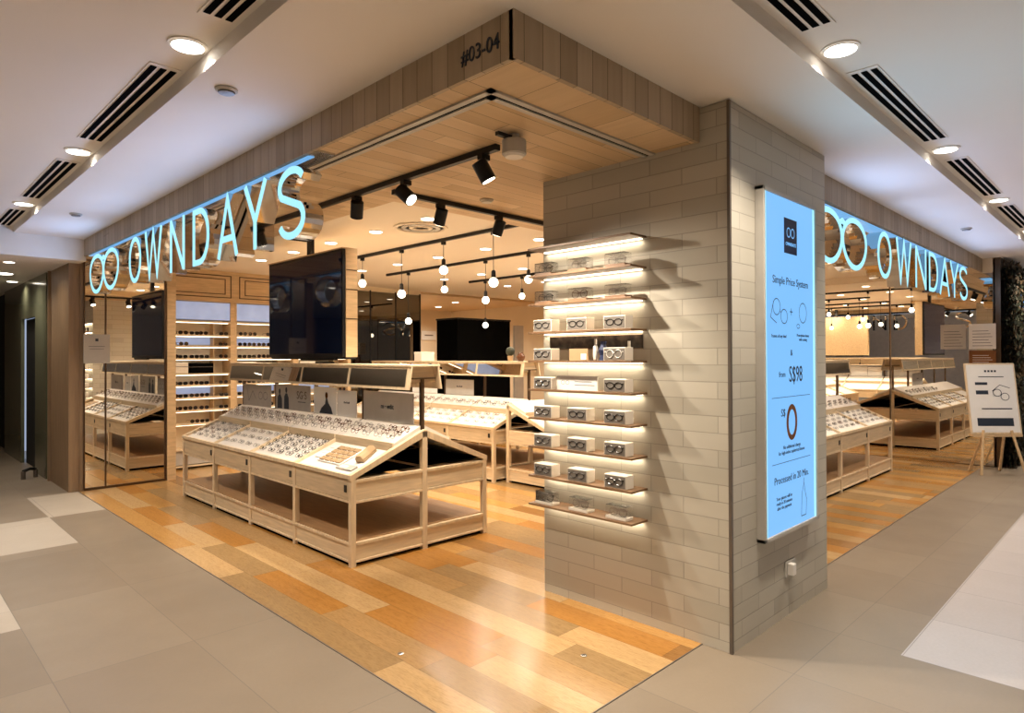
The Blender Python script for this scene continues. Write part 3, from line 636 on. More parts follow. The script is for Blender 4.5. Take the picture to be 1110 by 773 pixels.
# ------------------------------------------------------------------ display tables
def make_table(label, loc, rz, n=4, bay=.84, half=False, header=True):
    """local x = length, front slope faces -y"""
    Wd = .65; z0, zp = .65, .915; L = n*bay; t = empty('display_table', (*loc, 0), rz); tag(t, label, 'display table')
    sides = (-1,) if half else (-1, 1)
    yb = .0 if half else Wd
    # plinth and base deck
    g = MB(); g.box(-L/2+.02, -Wd+.02, 0, L/2-.02, yb-.02 if not half else .02, .03); g.build('kick_plinth', M['matteblack'], t)
    g = MB(); g.box(-L/2+.01, -Wd+.01, .165, L/2-.01, (yb-.01) if not half else .02, .18); g.build('base_shelf', M['deck'], t)
    for s in sides:
        for k in range(n):
            x0 = -L/2 + k*bay + .02; x1 = x0 + bay - .04; y = s*Wd
            g = MB(); g.box(x0, y-s*.008, .035, x1, y-s*.024, .15); g.build('base_panel', M['ashl'], t)
            g = MB(); g.box(x0, y+s*.002, .15, x1, y-s*.03, .172); g.box(x0, y+s*.002, .03, x1, y-s*.03, .045); g.build('base_rail', M['ash'], t, bevel=.002)
            d = MB(); d.box(x0+.004, y-s*.001, .475, x1-.004, y-s*.35, .625); dr = d.build('drawer', M['ashd'], t, bevel=.002)
            hx = x1-.045 if s < 0 else x0+.045
            h = MB(); h.box(hx-.016, y+s*.004, .527, hx+.016, y-s*.001, .578); h.build('drawer_pull', M['black'], dr)
            g = MB(); g.box(x0, y, .455, x1, y-s*.03, .473); g.build('drawer_rail', M['ash'], t)
        for k in range(n+1):
            x = -L/2 + k*bay
            g = MB(); g.box(x-.021, s*(Wd+.004), 0, x+.021, s*(Wd-.036), z0-.012); g.build('leg', M['ash'], t, bevel=.003)
    # end frames
    for e in (-1, 1):
        x = e*(L/2)
        g = MB(); g.box(x-.022, -.024, 0, x+.022, .024, zp+.005); g.build('end_post', M['ash'], t, bevel=.003)
        for s in sides:
            ya, ybb = s*.024, s*(Wd-.036)
            g = MB(); g.box(x-.018, ya, .475, x+.010, ybb, .60); g.build('end_board', M['ashe'], t)
            g = MB(); g.box(x-.02, ya, .60, x+.02, ybb, .622); g.box(x-.02, ya, .452, x+.02, ybb, .47); g.build('end_rail', M['ash'], t, bevel=.002)
            g = MB(); g.box(x-.015, ya, .04, x+.010, ybb, .15); g.build('end_base_panel', M['ashe'], t)
            g = MB(); g.box(x-.02, ya, .15, x+.02, ybb, .172); g.box(x-.02, ya, .03, x+.02, ybb, .045); g.build('end_base_rail', M['ash'], t, bevel=.002)
    # rafters between bays
    for s in sides:
        for k in range(n+1):
            x = -L/2 + k*bay; hw_ = .022 if k in (0, n) else .012
            poly = [(s*(Wd+.01), z0-.035), (s*(Wd+.01), z0+.006), (s*.0, zp+.018), (0, zp-.04)]
            g = MB(); g.prism(poly, lambda p, d: (d, p[0], p[1]), x-hw_, x+hw_); g.build('rafter', M['ash'], t, bevel=.002)
        # front edge lip
        g = MB(); g.box(-L/2, s*(Wd+.014), z0-.022, L/2, s*(Wd-.012), z0+.008); g.build('front_lip', M['ash'], t, bevel=.002)
        sl = (zp-z0)/Wd
        for k in range(n):
            x0 = -L/2 + k*bay + .013; x1 = x0 + bay - .026
            yA, yB = Wd-.012, .285
            zz = lambda yv: z0 - .012 + (Wd-yv)*sl
            poly = [(s*yA, zz(yA)-.012), (s*yA, zz(yA)-.002), (s*yB, zz(yB)-.002), (s*yB, zz(yB)-.012)]
            g = MB(); g.prism(poly, lambda p, d: (d, p[0], p[1]), x0, x1); g.build('tray', M['felt'], t)
            g = MB(); g.box(x0, s*.285, zz(.285)-.02, x1, s*.272, zz(.285)+.062); g.build('riser', M['ashd'], t)
            poly = [(s*.272, zz(.272)-.012), (s*.272, zz(.285)+.056), (s*.02, zp+.045), (s*.02, zp-.03)]
            g = MB(); g.prism(poly, lambda p, d: (d, p[0], p[1]), x0, x1); g.build('upper_shelf', M['felt'], t)
            g = MB(); g.add([(x0, s*Wd*.96, z0-.005), (x1, s*Wd*.96, z0-.005), (x1, s*.03, .64), (x0, s*.03, .64)], [(0, 1, 2, 3)]); g.build('inner_shade_sheet', M['matteblack'], t)  # black sheet added to darken the open inside of the table ends
    if header:
        ins = .02
        ht, hb, z1, z2 = .135, .165, 1.245, 1.435
        for k in range(n+1):
            x = -L/2 + k*bay; x = max(-L/2+ins, min(L/2-ins, x))
            g = MB(); g.box(x-.014, -.014, zp-.02, x+.014, .014, z1+.09); g.build('mast', M['bronze'], t)
        g = MB(); g.box(-L/2-.03, -ht-.012, z2-.012, L/2+.03, ht+.012, z2+.004); g.build('header_top', M['ash'], t, bevel=.002)
        for s in (-1, 1):
            poly = [(s*hb, z1), (s*ht, z2-.012), (s*(ht-.014), z2-.012), (s*(hb-.014), z1)]
            g = MB(); g.prism(poly, lambda p, d: (d, p[0], p[1]), -L/2-.03, L/2+.03); g.build('header_board', M['ash'], t)
            for k in range(n):
                x0 = -L/2 + k*bay + .018; x1 = x0 + bay - .036
                f = lambda v: s*(hb + (ht-hb)*v + .0025)
                zf = lambda v: z1 + (z2-.012-z1)*v
                g = MB(); g.add([(x0, f(.13), zf(.13)), (x1, f(.13), zf(.13)), (x1, f(.90), zf(.90)), (x0, f(.90), zf(.90))], [(0, 1, 2, 3)])
                g.build('header_mirror', M['mirror'], t)
        for e in (-1, 1):
            x = e*L/2
            g = MB(); g.box(x-.01, -.11, 1.325, x+e*.02, .11, 1.337); g.build('end_bracket', M['bronze'], t)
            poly = [(-hb+.03, 1.30), (-ht+.03, z2-.012), (ht-.03, z2-.012), (hb-.03, 1.30)]
            g = MB(); g.prism(poly, lambda p, d: (d, p[0], p[1]), x-e*.03, x-e*.02); g.build('end_cap', M['ashe'], t)
    return t
def slope_mat(t, lx, ly, rz_extra=0, lift=.003-.012, upright=0):
    """matrix for an item lying on the front slope of table t at local x, distance ly from the ridge"""
    z0, zp, Wd = .65, .915, .65; z = z0 + (Wd-ly)*(zp-z0)/Wd; tilt = math.atan2(zp-z0, Wd)
    base = Matrix.Translation(t.location) @ Matrix.Rotation(t.rotation_euler.z, 4, 'Z')
    return base @ Matrix.Translation((lx, -ly, z+lift)) @ Matrix.Rotation(tilt - upright, 4, 'X') @ Matrix.Rotation(rz_extra, 4, 'Z')
def fill_tray(t, k, n, bay, rows, cols, pool, label, group, wf=1.0):
    L = n*bay
    for r in range(rows):
        for c in range(cols):
            lx = -L/2 + k*bay + bay*(c+.5)/cols + random.uniform(-.004, .004)
            ly = .60 - (r+.35)*(.30/rows)
            m = slope_mat(t, lx, ly, random.uniform(-.08, .08), -.001) @ Matrix.Rotation(math.radians(-66), 4, 'X') @ Matrix.Scale(.76, 4)
            put(random.choice(pool), 'eyeglasses', m, f'{RO[c]} pair from left, {RO[r]} row from front, ' + label, 'eyeglasses', group)
def fill_upper(t, k, n, bay, rows, cols, pool, label, group):
    L = n*bay
    for r in range(rows):
        for c in range(cols):
            lx = -L/2 + k*bay + bay*(c+.5)/cols; ly = .255 - r*.068
            m = slope_mat(t, lx, ly, 0, .068 - (.272-ly)*.12) @ Matrix.Rotation(math.radians(-40), 4, 'X') @ Matrix.Scale(.78, 4)
            put(random.choice(pool), 'eyeglasses', m, f'{RO[c]} from left, {("front", "middle", "back")[r]} row, ' + label, 'eyeglasses', group)

T1 = make_table('pale ash display table with sloping trays in front, nearest the camera', (3.105, 5.79), -math.pi/2, 4, .85)
T2 = make_table('pale ash sloping display table further back, left of the pillar shelves', (5.95, 7.31), -math.pi/2, 4, .84)
T3 = make_table('half-width sloping display table end showing just left of the pillar shelves', (6.70, 5.50), 0, 3, .84, half=True, header=False)
T4 = make_table('pale ash display table seen through the opening right of the pillar', (7.55, 3.12), 0, 4, .93)
names4 = ['leftmost', 'second from left', 'third from left', 'nearest']
fill_tray(T1, 0, 4, .85, 5, 5, SP, 'spectacles in leftmost tray of front table', 'spectacles in the leftmost front tray')
fill_tray(T1, 2, 4, .85, 5, 5, [SP[0], SP[3], SP[0]], 'dark spectacles in third tray of front table', 'dark spectacles in the third front tray')
fill_tray(T1, 1, 4, .85, 3, 5, [SP[2], SP[4]], 'silver spectacles in second tray of front table', 'silver spectacles in the second front tray')
for k in range(4):
    fill_upper(T1, k, 4, .85, 3, 5, [SP[1], SP[2], SP[4], SP[5], SP[5], SP[1]], 'raised shelf of front table, ' + ['left end', 'left of centre', 'right of centre', 'near end'][k], 'spectacles on the upper shelf, ' + ['left end', 'left of centre', 'right of centre', 'near end'][k])
for k in (1, 2, 3):
    fill_tray(T2, k, 4, .84, 3, 5, SP, RO[k] + ' tray of further table', 'spectacles on the further table')
for k in (1, 2, 3): fill_upper(T2, k, 4, .84, 2, 5, SP, 'upper shelf of further table, bay ' + RO[k], 'spectacles on the upper shelf of the further table')
for k in (2, 3): fill_upper(T4, k, 4, .93, 2, 5, SP, 'upper shelf, table right of pillar, bay ' + RO[k], 'spectacles on the upper shelf right of the pillar')
for k in (1, 2, 3):
    fill_tray(T4, k, 4, .93, 4, 5, SP, RO[k] + ' tray, table right of pillar', 'spectacles on the table right of the pillar')
# printed price card lines on second tray
def slope_item(t, name, lx, ly, sx, sy, sz, mat, label, cat, group=None, extra=None):
    r = empty(name); r.matrix_world = slope_mat(t, lx, ly); tag(r, label, cat, group)
    return r
# nearest tray: cards, tan cases
r = empty('case_tray'); r.matrix_world = slope_mat(T1, 1.22, .44); tag(r, 'shallow white tray of tan folded cases in the nearest tray of the front table', 'tray')
g = MB(); g.box(-.17, -.12, 0, .17, .12, .006); g.build('base', M['paper'], r)
for i in range(4):
    for j in range(4):
        g = MB(); g.box(-.155+i*.08, -.11+j*.056, .006, -.09+i*.08, -.065+j*.056, .016); g.build('folded_case', M['tissue'], r, bevel=.003)
r = empty('spectacle_case'); r.matrix_world = slope_mat(T1, 1.52, .40, .35); tag(r, 'upright tan spectacle case at the near corner of the front table', 'spectacle case')
g = MB(); g.prism([(-.035, 0), (-.035, .035), (-.015, .055), (.02, .05), (.04, .02), (.04, 0)], lambda p, d: (p[0], d, p[1]), -.09, .09); g.build('shell', M['tissue'], r, bevel=.006)
g = MB(); g.box(-.037, -.085, .017, .0405, .085, .020); g.build('seam', M['bronze'], r)
r = empty('price_card'); r.matrix_world = slope_mat(T1, .98, .42); tag(r, 'small white card lying at the left of the nearest front tray', 'card')
g = MB(); g.box(-.05, -.1, 0, .05, .1, .004); g.build('sheet', M['paper'], r)
for j in range(4):
    g = MB(); g.box(-.035, -.08+j*.04, .004, .035, -.074+j*.04, .0045); g.build('print', M['greypaper'], r)
r = empty('price_card'); r.matrix_world = slope_mat(T1, 1.50, .56); tag(r, 'grey and white card lying at the lowest near corner of the front trays', 'card')
g = MB(); g.box(-.11, -.03, 0, .11, .03, .008); g.build('sheet', M['greypaper'], r)
g = MB(); g.box(-.08, -.015, .008, .02, .015, .0085); g.build('print', M['paper'], r)

# poster boards between masts on the front table
def board(t, lx, wd, z0, z1, name, label, mat, deco, side=-1):
    b = empty(name, (0, 0, 0)); b.matrix_world = Matrix.Translation(t.location) @ Matrix.Rotation(t.rotation_euler.z, 4, 'Z') @ Matrix.Translation((lx, -.03, 0))
    tag(b, label, 'poster board')
    g = MB(); g.box(-wd/2, -.008, z0, wd/2, .0, z1); g.build('board', mat, b, bevel=.002)
    deco(b, wd, z0, z1)
def person_deco(b, w_, z0, z1):
    g = MB(); cx = .02; z = z0+.005
    g.prism([(-.12, z), (-.08, z+.05), (-.01, z+.09), (.0, z+.14), (.03, z+.145), (.05, z+.10), (.10, z+.06), (.13, z)], lambda p, d: (p[0]+cx, d, p[1]), -.0095, -.0085); g.build('printed_figure', M['ink'], b)
    g = MB(); g.prism(arc(.035, z+.17, .024, .032, 0, 330, 12), lambda p, d: (p[0], d, p[1]), -.0095, -.0085); g.build('printed_head', M['framebrown'], b)
def duo_deco(b, w_, z0, z1):
    g = MB()
    for cx, k in ((-.28, 1.0), (-.13, 1.1)):
        g.prism([(cx-.05, z0+.005), (cx-.045, z0+.12*k), (cx-.015, z0+.15*k), (cx+.02, z0+.15*k), (cx+.05, z0+.11*k), (cx+.055, z0+.005)], lambda p, d: (p[0], d, p[1]), -.0095, -.0085)
        g.prism(arc(cx, z0+.18*k, .022, .03, 0, 330, 12), lambda p, d: (p[0], d, p[1]), -.0096, -.0085)
    g.build('printed_figure', M['ink'], b)
    text('print', 'SG\u00b7S', .11, M['bronze'], b, (.2, -.0095, z0+.12)); g = MB(); g.box(.12, -.0092, z0+.085, .28, -.0085, z0+.092); g.build('print', M['ink'], b)
def word_deco(s, sz, mt='ink'):
    def f(b, w_, z0, z1):
        if s == 'm \u00b7 edit': text('print', s, sz, M[mt], b, (0, -.0095, (z0+z1)/2-sz*.3)); return
        g = MB(); zc = (z0+z1)/2
        for k, a in enumerate((-1.1, -.55, 0, .5, .95)): g.box(a*sz, -.0092, zc, (a+.35)*sz, -.0085, zc+sz*(.3 if k % 2 else .42))
        g.build('print', M[mt], b)
    return f
def line_deco(b, w_, z0, z1):
    g = MB(); line(g, [(-.25, z1-.04), (-.2, z0+.05), (-.1, z1-.07), (-.02, z0+.08)], .006, -.0092); ring(g, .1, (z0+z1)/2, .05, .04, .005, -.0092); ring(g, .22, (z0+z1)/2, .05, .04, .005, -.0092); g.build('line_drawing', M['ink'], b)
board(T1, -1.26, .70, .966, 1.20, 'poster_board', 'grey poster board with line drawing, leftmost behind the front trays', M['greypaper'], line_deco)
board(T1, -.42, .74, .966, 1.22, 'poster_board', 'poster board with two dark figures and large letters behind the front trays', M['greypaper'], duo_deco)
board(T1, .23, .42, .966, 1.22, 'poster_board', 'white poster board with a dark-clothed figure behind the front trays', M['paper'], person_deco)
board(T1, .62, .33, .966, 1.20, 'poster_board', 'plain pale board with a small word, right of the dark-clothed figure', M['paper'], word_deco('n.d.', .04))
board(T1, 1.26, .72, .966, 1.21, 'poster_board', 'beige poster board with a small word at the near end of the table', M['greypaper'], word_deco('m \u00b7 edit', .06))
board(T2, .35, .60, .966, 1.18, 'poster_board', 'sandy poster board on the further table', M['greypaper'], word_deco('eyewear', .05))
board(T2, -.45, .60, .966, 1.18, 'poster_board', 'pale poster board at the hidden end of the further table', M['paper'], word_deco('eyewear', .05))
board(T4, .46, .7, .966, 1.18, 'poster_board', 'poster board on the table right of the pillar', M['greypaper'], word_deco('eyewear', .05))
# small things on the further table
def onheader(t, lx, ly=0): v = Matrix.Translation(t.location) @ Matrix.Rotation(t.rotation_euler.z, 4, 'Z') @ Vector((lx, ly, 1.439)); return (v.x, v.y, v.z)
t = empty('potted_cactus', onheader(T2, 1.33)); tag(t, 'dark round cactus in a small pot on top of the further table', 'potted plant')
MB().lathe([(.03, 0), (.04, .06), (.042, .07)], 16).build('pot', M['tissue'], t)
MB().lathe([(.02, .07), (.05, .09), (.06, .13), (.045, .17), (.01, .185)], 16).build('plant', M['leaf'], t, smooth=True)
t = empty('brown_vase', onheader(T2, 1.52)); tag(t, 'squat brown vase on top of the further table beside the cactus', 'vase')
MB().lathe([(.03, 0), (.05, .03), (.055, .06), (.04, .09), (.025, .10), (.03, .11)], 18).build('body', M['framebrown'], t, smooth=True)
t = empty('white_carton', onheader(T2, -.50)); tag(t, 'plain white carton on top of the further table, left of the black block', 'box')
g = MB(); g.box(-.12, -.09, 0, .12, .09, .13); g.build('body', M['boxwhite'], t, bevel=.004)
g = MB(); g.box(-.122, -.092, .10, .122, .092, .135); g.build('lid', M['boxwhite'], t, bevel=.003)
t = empty('card_stand', (8.95, 8.85, 0)); tag(t, 'tall pale grey banner panel leaning beside the black block', 'banner')
g = MB(); g.box(-.02, 0, 0, .22, .05, 2.1); g.build('panel', M['greypaper'], t)
g = MB(); g.box(-.06, -.05, 0, .26, .2, .03); g.build('foot', M['grey'], t)
t = empty('wall_notice', (9.95, 12.89, 2.02)); tag(t, 'small white notice on the cream rear wall', 'notice')
g = MB(); g.box(-.22, -.02, -.1, .22, 0, .12); g.build('board', M['paper'], t); g = MB(); g.box(-.13, -.0212, .0, .13, -.0202, .03); g.build('print', M['grey'], t)

# ------------------------------------------------------------------ television
t = empty('hanging_television', (3.10, 6.05, 1.5)); tag(t, 'large black television hung from the ceiling in a wood-backed case', 'television')
hw, hh = .76, 1.0
g = MB(); g.box(0, -hw, 0, .03, hw, hh); g.build('bezel', M['black'], t, bevel=.003)
g = MB(); g.box(-.003, -hw+.02, .035, .001, hw-.02, hh-.03); g.build('screen', M['blackscreen'], t)
g = MB(); g.box(-.008, -hw-.008, hh-.004, .15, hw+.008, hh+.008); g.box(.03, -hw-.008, .0, .15, -hw, hh); g.box(.03, hw, .0, .15, hw+.008, hh); g.box(.14, -hw, 0, .15, hw, hh); g.build('wooden_case', M['oak'], t)
g = MB(); g.box(.03, -hw, -.02, .14, hw, .0); g.box(-.002, -.62, -.03, .03, .05, -.002); g.build('lower_trim', M['black'], t)
g = MB()
for z in (.35, .62, .80): g.box(.03, -hw-.014, z, .15, -hw-.008, z+.008)
g.build('case_joint', M['bronze'], t)
g = MB(); g.box(.06, -.03, hh, .11, .03, ZI-1.5-.0); g.build('ceiling_pole', M['black'], t)
t = empty('hanging_television', (6.65, 3.10, 1.5)); tag(t, 'second television hidden behind the pillar, seen only in the right mirror', 'television')
g = MB(); g.box(-.8, 0, 0, .8, .03, 1.0); g.build('bezel', M['black'], t)
g = MB(); g.box(-.78, -.003, .03, .78, .001, .97); g.build('screen', plain('blue dark screen', (.01, .02, .05), .08, emis=(.02, .05, .16), es=.1), t)
g = MB(); g.box(-.8, .03, 0, .8, .15, 1.0); g.build('wooden_case', M['oak'], t)
g = MB(); g.box(-.03, .06, 1.0, .03, .11, ZI-1.5); g.build('ceiling_pole', M['black'], t)

# ------------------------------------------------------------------ pillar shelves
SHZ = [2.172, 2.0, 1.825, 1.652, 1.475, 1.298, 1.122, .945, .765, .59]
ordn = ['top', 'second', 'third', 'fourth', 'fifth', 'sixth', 'seventh', 'eighth', 'ninth', 'bottom']
for i, z in enumerate(SHZ):
    t = empty('wall_shelf', (3.09, 2.41, z)); tag(t, ordn[i] + ' of the ten thin lit walnut shelves on the brick pillar', 'shelf')
    g = MB(); g.box(-.155, -.385, -.012, 0, .385, .0); g.build('shelf_board', M['walnut'], t, bevel=.0015)
    g = MB(); g.box(-.03, -.36, -.018, -.004, .36, -.0125); g.build('light_strip', M['strip'], t)
    l = bpy.data.lights.new('strip_light', 'AREA'); l.shape = 'RECTANGLE'; l.size = .02; l.size_y = .72; l.energy = 1.15; l.color = (1, .84, .62)
    o = bpy.data.objects.new('strip_light', l); C.objects.link(o); o.parent = t; o.location = (-.02, 0, -.020); o.rotation_euler = (0, .25, 0)
YP = (2.69, 2.42, 2.15); pos = ('left', 'middle', 'right')
def spec_box(y, z, label, round_=False):
    t = empty('spectacle_box', (2.985, y, z), -math.pi/2); tag(t, label, 'box')
    g = MB(); g.box(-.074, -.03, 0, .074, .045, .074); g.build('carton', M['boxwhite'], t, bevel=.002)
    g = MB(); g.box(-.069, -.032, .005, .069, -.0302, .069); g.build('front_print', M['boxfront'], t)
    g = MB()
    for cx in (-.028, .028): g.tube([(cx + .023*math.cos(a)*(1 if round_ else 1.1), -.0335, .038 + (.022 if round_ else .017)*math.sin(a)) for a in [2*math.pi*k/14 for k in range(14)]], .0026, 4, True)
    g.tube([(-.006, -.0335, .045), (.006, -.0335, .045)], .0026, 4); g.tube([(-.052, -.0335, .047), (-.062, -.0335, .05)], .0026, 4); g.tube([(.052, -.0335, .047), (.062, -.0335, .05)], .0026, 4)
    g.build('glasses_print', M['frameblack'] if not round_ else M['paper'], t)
def acrylic_stand(y, z, label, k):
    t = empty('acrylic_stand', (2.99, y, z), -math.pi/2); tag(t, label, 'display stand')
    g = MB(); g.box(-.07, -.03, 0, .07, .04, .016); g.build('base', M['walnut'] if k < 9 else M['boxwhite'], t, bevel=.002)
    g = MB(); g.box(-.068, -.028, .016, .068, -.026, .075); g.box(-.068, .036, .016, .068, .038, .075); g.box(-.068, -.028, .075, .068, .038, .077); g.build('cover', M['acrylic'], t)
    o = bpy.data.objects.new('eyeglasses', SP[(k*3+pos.index(label.split()[0])) % 6]); C.objects.link(o)
    o.matrix_world = Matrix.Translation((2.985, y, z+.0195)) @ Matrix.Rotation(-math.pi/2, 4, 'Z') @ Matrix.Scale(.88, 4)
    tag(o, 'spectacles inside the ' + label.split()[0] + ' clear stand on the ' + ordn[k] + ' pillar shelf', 'eyeglasses')
for i in (1, 2, 9):
    for p, y in zip(pos, YP): acrylic_stand(y, SHZ[i], f'{p} clear acrylic spectacles stand on the {ordn[i]} pillar shelf', i)
for i in (3, 6, 7, 8):
    for p, y in zip(pos, YP): spec_box(y, SHZ[i], f'{p} printed spectacles box on the {ordn[i]} pillar shelf')
spec_box(2.69, SHZ[4], 'left printed spectacles box on the fifth pillar shelf'); spec_box(2.15, SHZ[4], 'box with white round glasses print on the fifth pillar shelf', True)
t = empty('picture_card', (3.0, 2.44, SHZ[4]), -math.pi/2); tag(t, 'tan picture card standing mid fifth pillar shelf', 'card')
g = MB(); g.box(-.07, -.004, 0, .07, .004, .07); g.build('card', M['tissue'], t)
g = MB(); g.box(.02, -.006, .005, .06, -.004, .04); g.build('print', M['paper'], t)
for y, zz, lb in ((2.315, .125, 'tall white cleaner bottle standing mid fifth pillar shelf'), (2.12, .11, 'white cleaner bottle behind the round glasses box')):
    t = empty('cleaner_bottle', (3.055 if y < 2.2 else 3.0, y, SHZ[4])); tag(t, lb, 'bottle')
    MB().lathe([(.012, 0), (.014, .01), (.014, zz*.62), (.009, zz*.7)], 16).build('bottle_body', M['white'], t, smooth=True)
    MB().lathe([(.008, zz*.68), (.008, zz), (.005, zz)], 12).build('cap', M['white'], t)
t = empty('dark_ornament', (3.0, 2.26, SHZ[4])); tag(t, 'dark blue patterned ornament beside the tall white bottle', 'ornament')
MB().lathe([(.026, 0), (.02, .03), (.028, .06), (.016, .09), (.02, .11)], 10).build('body', M['inkblue'], t)
t = empty('picture_strip', (3.088, 2.41, 1.545)); tag(t, 'dark picture strip on the brick wall under the fourth shelf', 'picture')
g = MB(); g.box(-.008, -.36, 0, 0, .33, .075); g.build('panel', plain('dark photo print', (.03, .02, .014), .3, var=.9, scale=30), t)
g = MB(); g.box(-.010, -.362, -.003, 0, .332, 0); g.box(-.010, -.362, .075, 0, .332, .078); g.build('frame', M['walnut'], t)
t = empty('white_leaflet', (3.0, 2.44, SHZ[5]), -math.pi/2); tag(t, 'wide white leaflet with glasses drawing on the sixth pillar shelf', 'leaflet')
g = MB(); g.box(-.17, -.004, 0, .14, .002, .085); g.build('sheet', M['paper'], t)
g = MB(); ring(g, -.12, .045, .014, .012, .002, -.0045); ring(g, -.085, .045, .014, .012, .002, -.0045); g.box(-.03, -.0048, .03, .12, -.0042, .033); g.box(-.03, -.0048, .05, .10, -.0042, .053); g.build('print', M['ink'], t)
spec_box(2.69, SHZ[5], 'left printed spectacles box on the sixth pillar shelf'); spec_box(2.15, SHZ[5], 'right printed spectacles box on the sixth pillar shelf')

# ------------------------------------------------------------------ back wall shelving
def shelving(x0, bayw, label, tray):
    t = empty('shelving_unit', (x0, 9.25, 0)); tag(t, label, 'shelving unit')
    D = .295; zs = [.05, .27, .61, .79, .96, 1.13, 1.285, 1.49, 1.66, 1.81, 2.0]
    g = MB(); g.box(0, 0, 0, .03, D, 2.27); g.box(bayw-.06, 0, 0, bayw, D, 2.27); g.build('side_panel', M['oak'], t, bevel=.002)
    g = MB(); g.box(.03, D-.012, 0, bayw-.06, D, 2.27); g.build('back_panel', M['cream'], t)
    for z in zs:
        sh = MB(); sh.box(.03, -.01, z-.02, bayw-.06, D-.012, z); o = sh.build('shelf', M['ashl'], t, bevel=.0015)
        if z > .5:
            s2 = MB(); s2.box(.05, .03, z-.028, bayw-.08, .045, z-.021); s2.build('light_strip', M['strip'], o)
    g = MB(); g.box(.03, .02, 2.02, bayw-.06, .035, 2.26); g.build('header_print', M['skyprint'], t)
    for a, b in ((1.51, 1.64), (1.68, 1.78), (1.0, 1.1), (1.15, 1.26)):
        g = MB(); g.box(.04, D-.03, a, bayw*.74, D-.02, b); g.build('printed_backing', M['skyprint'] if a > 1.6 or a < 1.05 else M['paper'], t)
    g = MB(); g.box(bayw*.742, .14, .28, bayw*.757, D-.012, 2.0); g.build('divider', M['oak'], t)
    g = MB(); g.box(.05, .02, .06, bayw-.1, .2, .24); g.build('drawer_box', M['greypaper'], t)
    for zi, z in enumerate((.61, .79, .96, 1.13, 1.49, 1.66, 1.81)):
        for c in range(6):
            lx = (.128, .26, .395, .53, .6, .789)[c]
            if c == 4 or (c < 4 and random.random() < .12): continue
            put(SG[random.randrange(2)], 'sunglasses', Matrix.Translation((x0+lx+(random.uniform(-.01, .01) if c < 5 else 0), 9.275+random.uniform(0, .03), z+.0045)) @ Matrix.Rotation(random.uniform(-.12, .12) if c < 5 else 0, 4, 'Z'), f'dark sunglasses, {RO[c]} place from left, {RO[zi]} sunglasses shelf up, ' + tray, 'sunglasses', 'sunglasses on the ' + tray)
    for lx, w_, h_, mt, nm_, lb, ct in ((.19, .26, .15, 'boxwhite', 'white_carton', 'white carton on a middle shelf of the ' + tray, 'box'), (.50, .30, .14, 'matteblack', 'black_case', 'black case on a middle shelf of the ' + tray, 'case')):
        b = empty(nm_, (x0+lx, 9.32, 1.286)); tag(b, lb, ct)
        g = MB(); g.box(-w_/2, -.05, 0, w_/2, .08, h_); g.build('body', M[mt], b, bevel=.01)
        g = MB(); g.box(-w_/2-.003, -.054, h_*.6, w_/2+.003, .083, h_*.64); g.build('lid_seam', M['grey'], b)
for i in range(3):
    shelving(2.78+i*.93, .93, ['tall lit sunglasses shelving unit beside the left mirror', 'second lit sunglasses shelving unit, left of the television', 'third lit shelving unit hidden behind the television'][i],
             ['shelving beside the left mirror', 'shelving just left of the television', 'shelving behind the television'][i])
g = MB(); g.box(2.72, 9.22, 2.27, 5.6, 9.55, ZI)
struct(g.build('trim_8', M['oak']))
for i in range(3):
    x0 = 2.80+i*.93; g = MB()
    for ins, wd in ((0.03, .012), (.11, .010)):
        a, b, c, d = x0+ins, x0+.88-ins, 2.31+ins*.6, 2.66-ins*.6
        g.box(a, 9.212, c, b, 9.221, c+wd); g.box(a, 9.212, d-wd, b, 9.221, d); g.box(a, 9.212, c, a+wd, 9.221, d); g.box(b-wd, 9.212, c, b, 9.221, d)
    struct(g.build('trim_%d' % (9+i), M['bronze']))

# ------------------------------------------------------------------ posters on mirrors, easel, foliage
t = empty('mirror_notice', (1.88, 8.575, 1.44)); tag(t, 'grey paper notice stuck on the left mirror', 'notice')
g = MB(); g.box(-.13, -.006, 0, .13, 0, .33); g.build('sheet', M['greypaper'], t)
g = MB(); g.box(-.015, -.007, .25, .015, -.006, .28); g.box(-.08, -.007, .19, .08, -.006, .194); g.box(-.07, -.007, .16, .07, -.006, .163); g.build('print', M['ink'], t)
for y, z0, z1, mt, lb in ((2.03, 1.58, 1.92, 'greypaper', 'grey text notice on the right mirror, farther from the foliage'), (1.70, 1.58, 1.92, 'paper', 'grey text notice on the right mirror next to the foliage'), (1.70, 1.32, 1.56, 'brownprint', 'small orange-brown picture below the notices on the right mirror')):
    t = empty('mirror_notice', (XM-.018, y, z0), -math.pi/2); tag(t, lb, 'notice')
    g = MB(); g.box(-.15, -.006, 0, .15, 0, z1-z0); g.build('sheet', M[mt], t)
    g = MB()
    for k in range(6): g.box(-.11, -.007, .04+k*.04 if z1-z0 > .3 else .02+k*.03, .11-.02*(k % 3), -.006, (.046+k*.04) if z1-z0 > .3 else .025+k*.03)
    g.build('print', M['ink' if mt != 'brownprint' else 'paper'], t)
t = empty('easel_sign', (10.12, 1.49, 0), -math.radians(48)); tag(t, 'pale wooden easel holding a white framed price board at the shop corner', 'easel')
Tz = Matrix.Rotation(math.radians(-9), 4, 'X')
bd = empty('sign_board', (0, -.02, .50), 0, t); bd.rotation_euler = (math.radians(-9), 0, 0)
g = MB(); g.box(-.31, -.02, 0, .31, .0, .90); g.build('board_frame', M['ash'], bd, bevel=.003)
g = MB(); g.box(-.29, -.022, .02, .29, -.0205, .88); g.build('board_face', M['paper'], bd)
g = MB()
for a in ((-.2, .62, -.05, .655), (-.2, .50, -.05, .55), (-.15, .31, .22, .325), (-.22, .10, .22, .20)): g.box(a[0], -.0235, a[1], a[2], -.022, a[3], 0)
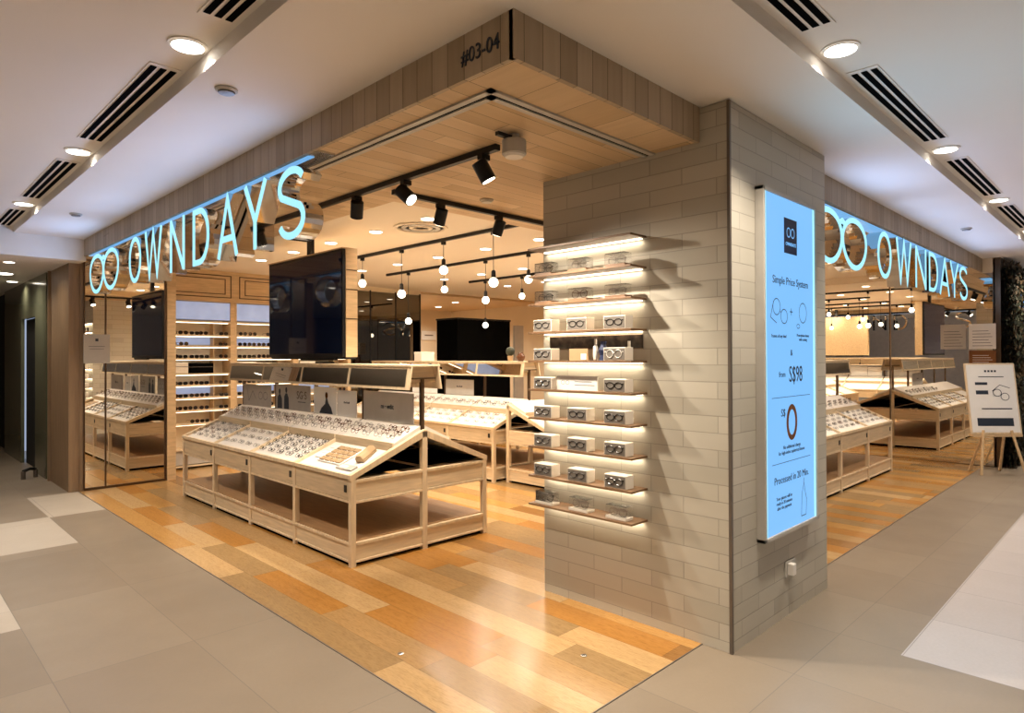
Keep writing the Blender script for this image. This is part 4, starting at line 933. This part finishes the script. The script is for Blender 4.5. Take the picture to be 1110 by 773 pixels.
g.box(-.15, -.0235, .72, .16, -.022, .73)
ring(g, .06, .52, .05, .045, .008, -.0235); ring(g, .15, .47, .05, .045, .008, -.0235); line(g, [(.0, .54), (.1, .62), (.22, .58)], .008, -.0235)
g.build('board_print', M['ink'], bd)
g = MB()
for a in (-.07, -.03, .01, .05): g.box(a, -.0235, .785, a+.025, -.022, .81)
g.build('board_text', M['ink'], bd)
for a, b in (((-.17, -.05, .55), (-.27, -.16, 0)), ((.17, -.05, .55), (.27, -.16, 0)), ((-.12, .0, .55), (-.19, .2, 0)), ((.12, .0, .55), (.19, .2, 0))):
    MB().cyl(a, b, .016, 8).build('leg', M['oak'], t)
g = MB(); g.box(-.3, -.06, .47, .3, .03, .50); g.build('ledge', M['oak'], t)
# foliage column (uncountable leaves)
g = MB(); rr = random.Random(3)
for i in range(5200):
    x = rr.uniform(10.74, 11.62); z = rr.uniform(.02, 2.72); y = 1.495 - rr.uniform(0, .15)
    a = rr.uniform(0, 6.28); s_ = rr.uniform(.05, .11); d = Vector((math.cos(a), -.6*rr.random(), math.sin(a)-.3)).normalized()*s_; e = Vector((-d.z, rr.uniform(-.02, .02), d.x))*.35
    p = Vector((x, y, z)); g.add([p, p+d*.5+e, p+d, p+d*.5-e], [(0, 1, 2, 3)], 0 if rr.random() < .62 else 1)
o = g.build('foliage', [M['leaf'], M['leaf2']]); tag(o, 'dark hanging foliage covering the end pillar at the right edge', 'foliage', None, 'stuff')
# blue sign beyond
t = empty('blue_sign', (13.3, 1.60, 2.2)); tag(t, 'small blue lit shop sign beyond the foliage', 'sign')
g = MB(); g.box(-.6, -.05, 0, .6, 0, .35); g.build('sign_case', M['alu'], t)
g = MB(); g.box(-.57, -.055, .03, .57, -.0505, .32); g.build('lit_face', emit('blue sign face', (.10, .40, .95), .9), t)
# floor pins
for x, y, lb in ((2.55, 2.05, 'small round metal floor stud nearer the pillar'), (1.92, 2.72, 'small round metal floor stud nearer the left floor edge')):
    t = empty('floor_stud', (x, y, .002)); tag(t, lb, 'floor stud')
    MB().lathe([(.016, 0), (.016, .003), (.010, .004)], 18).build('rim', M['alu'], t); MB().lathe([(.006, .004), (.006, .005), (.002, .005)], 12).build('screw', M['black'], t)
# door foot stop in the lobby
t = empty('floor_stop', (1.46, 9.95, 0)); tag(t, 'low dark metal barrier foot on the lobby floor by the glass wall', 'barrier')
MB().cyl((-.06, 0, 0), (-.06, 0, .10), .025, 14).build('post', M['grey'], t); MB().cyl((.08, .1, 0), (.08, .1, .10), .025, 14).build('post', M['grey'], t)
g = MB(); g.tube([(-.06, 0, .10), (.01, .05, .12), (.08, .1, .10)], .02, 8); g.build('bar', M['black'], t)
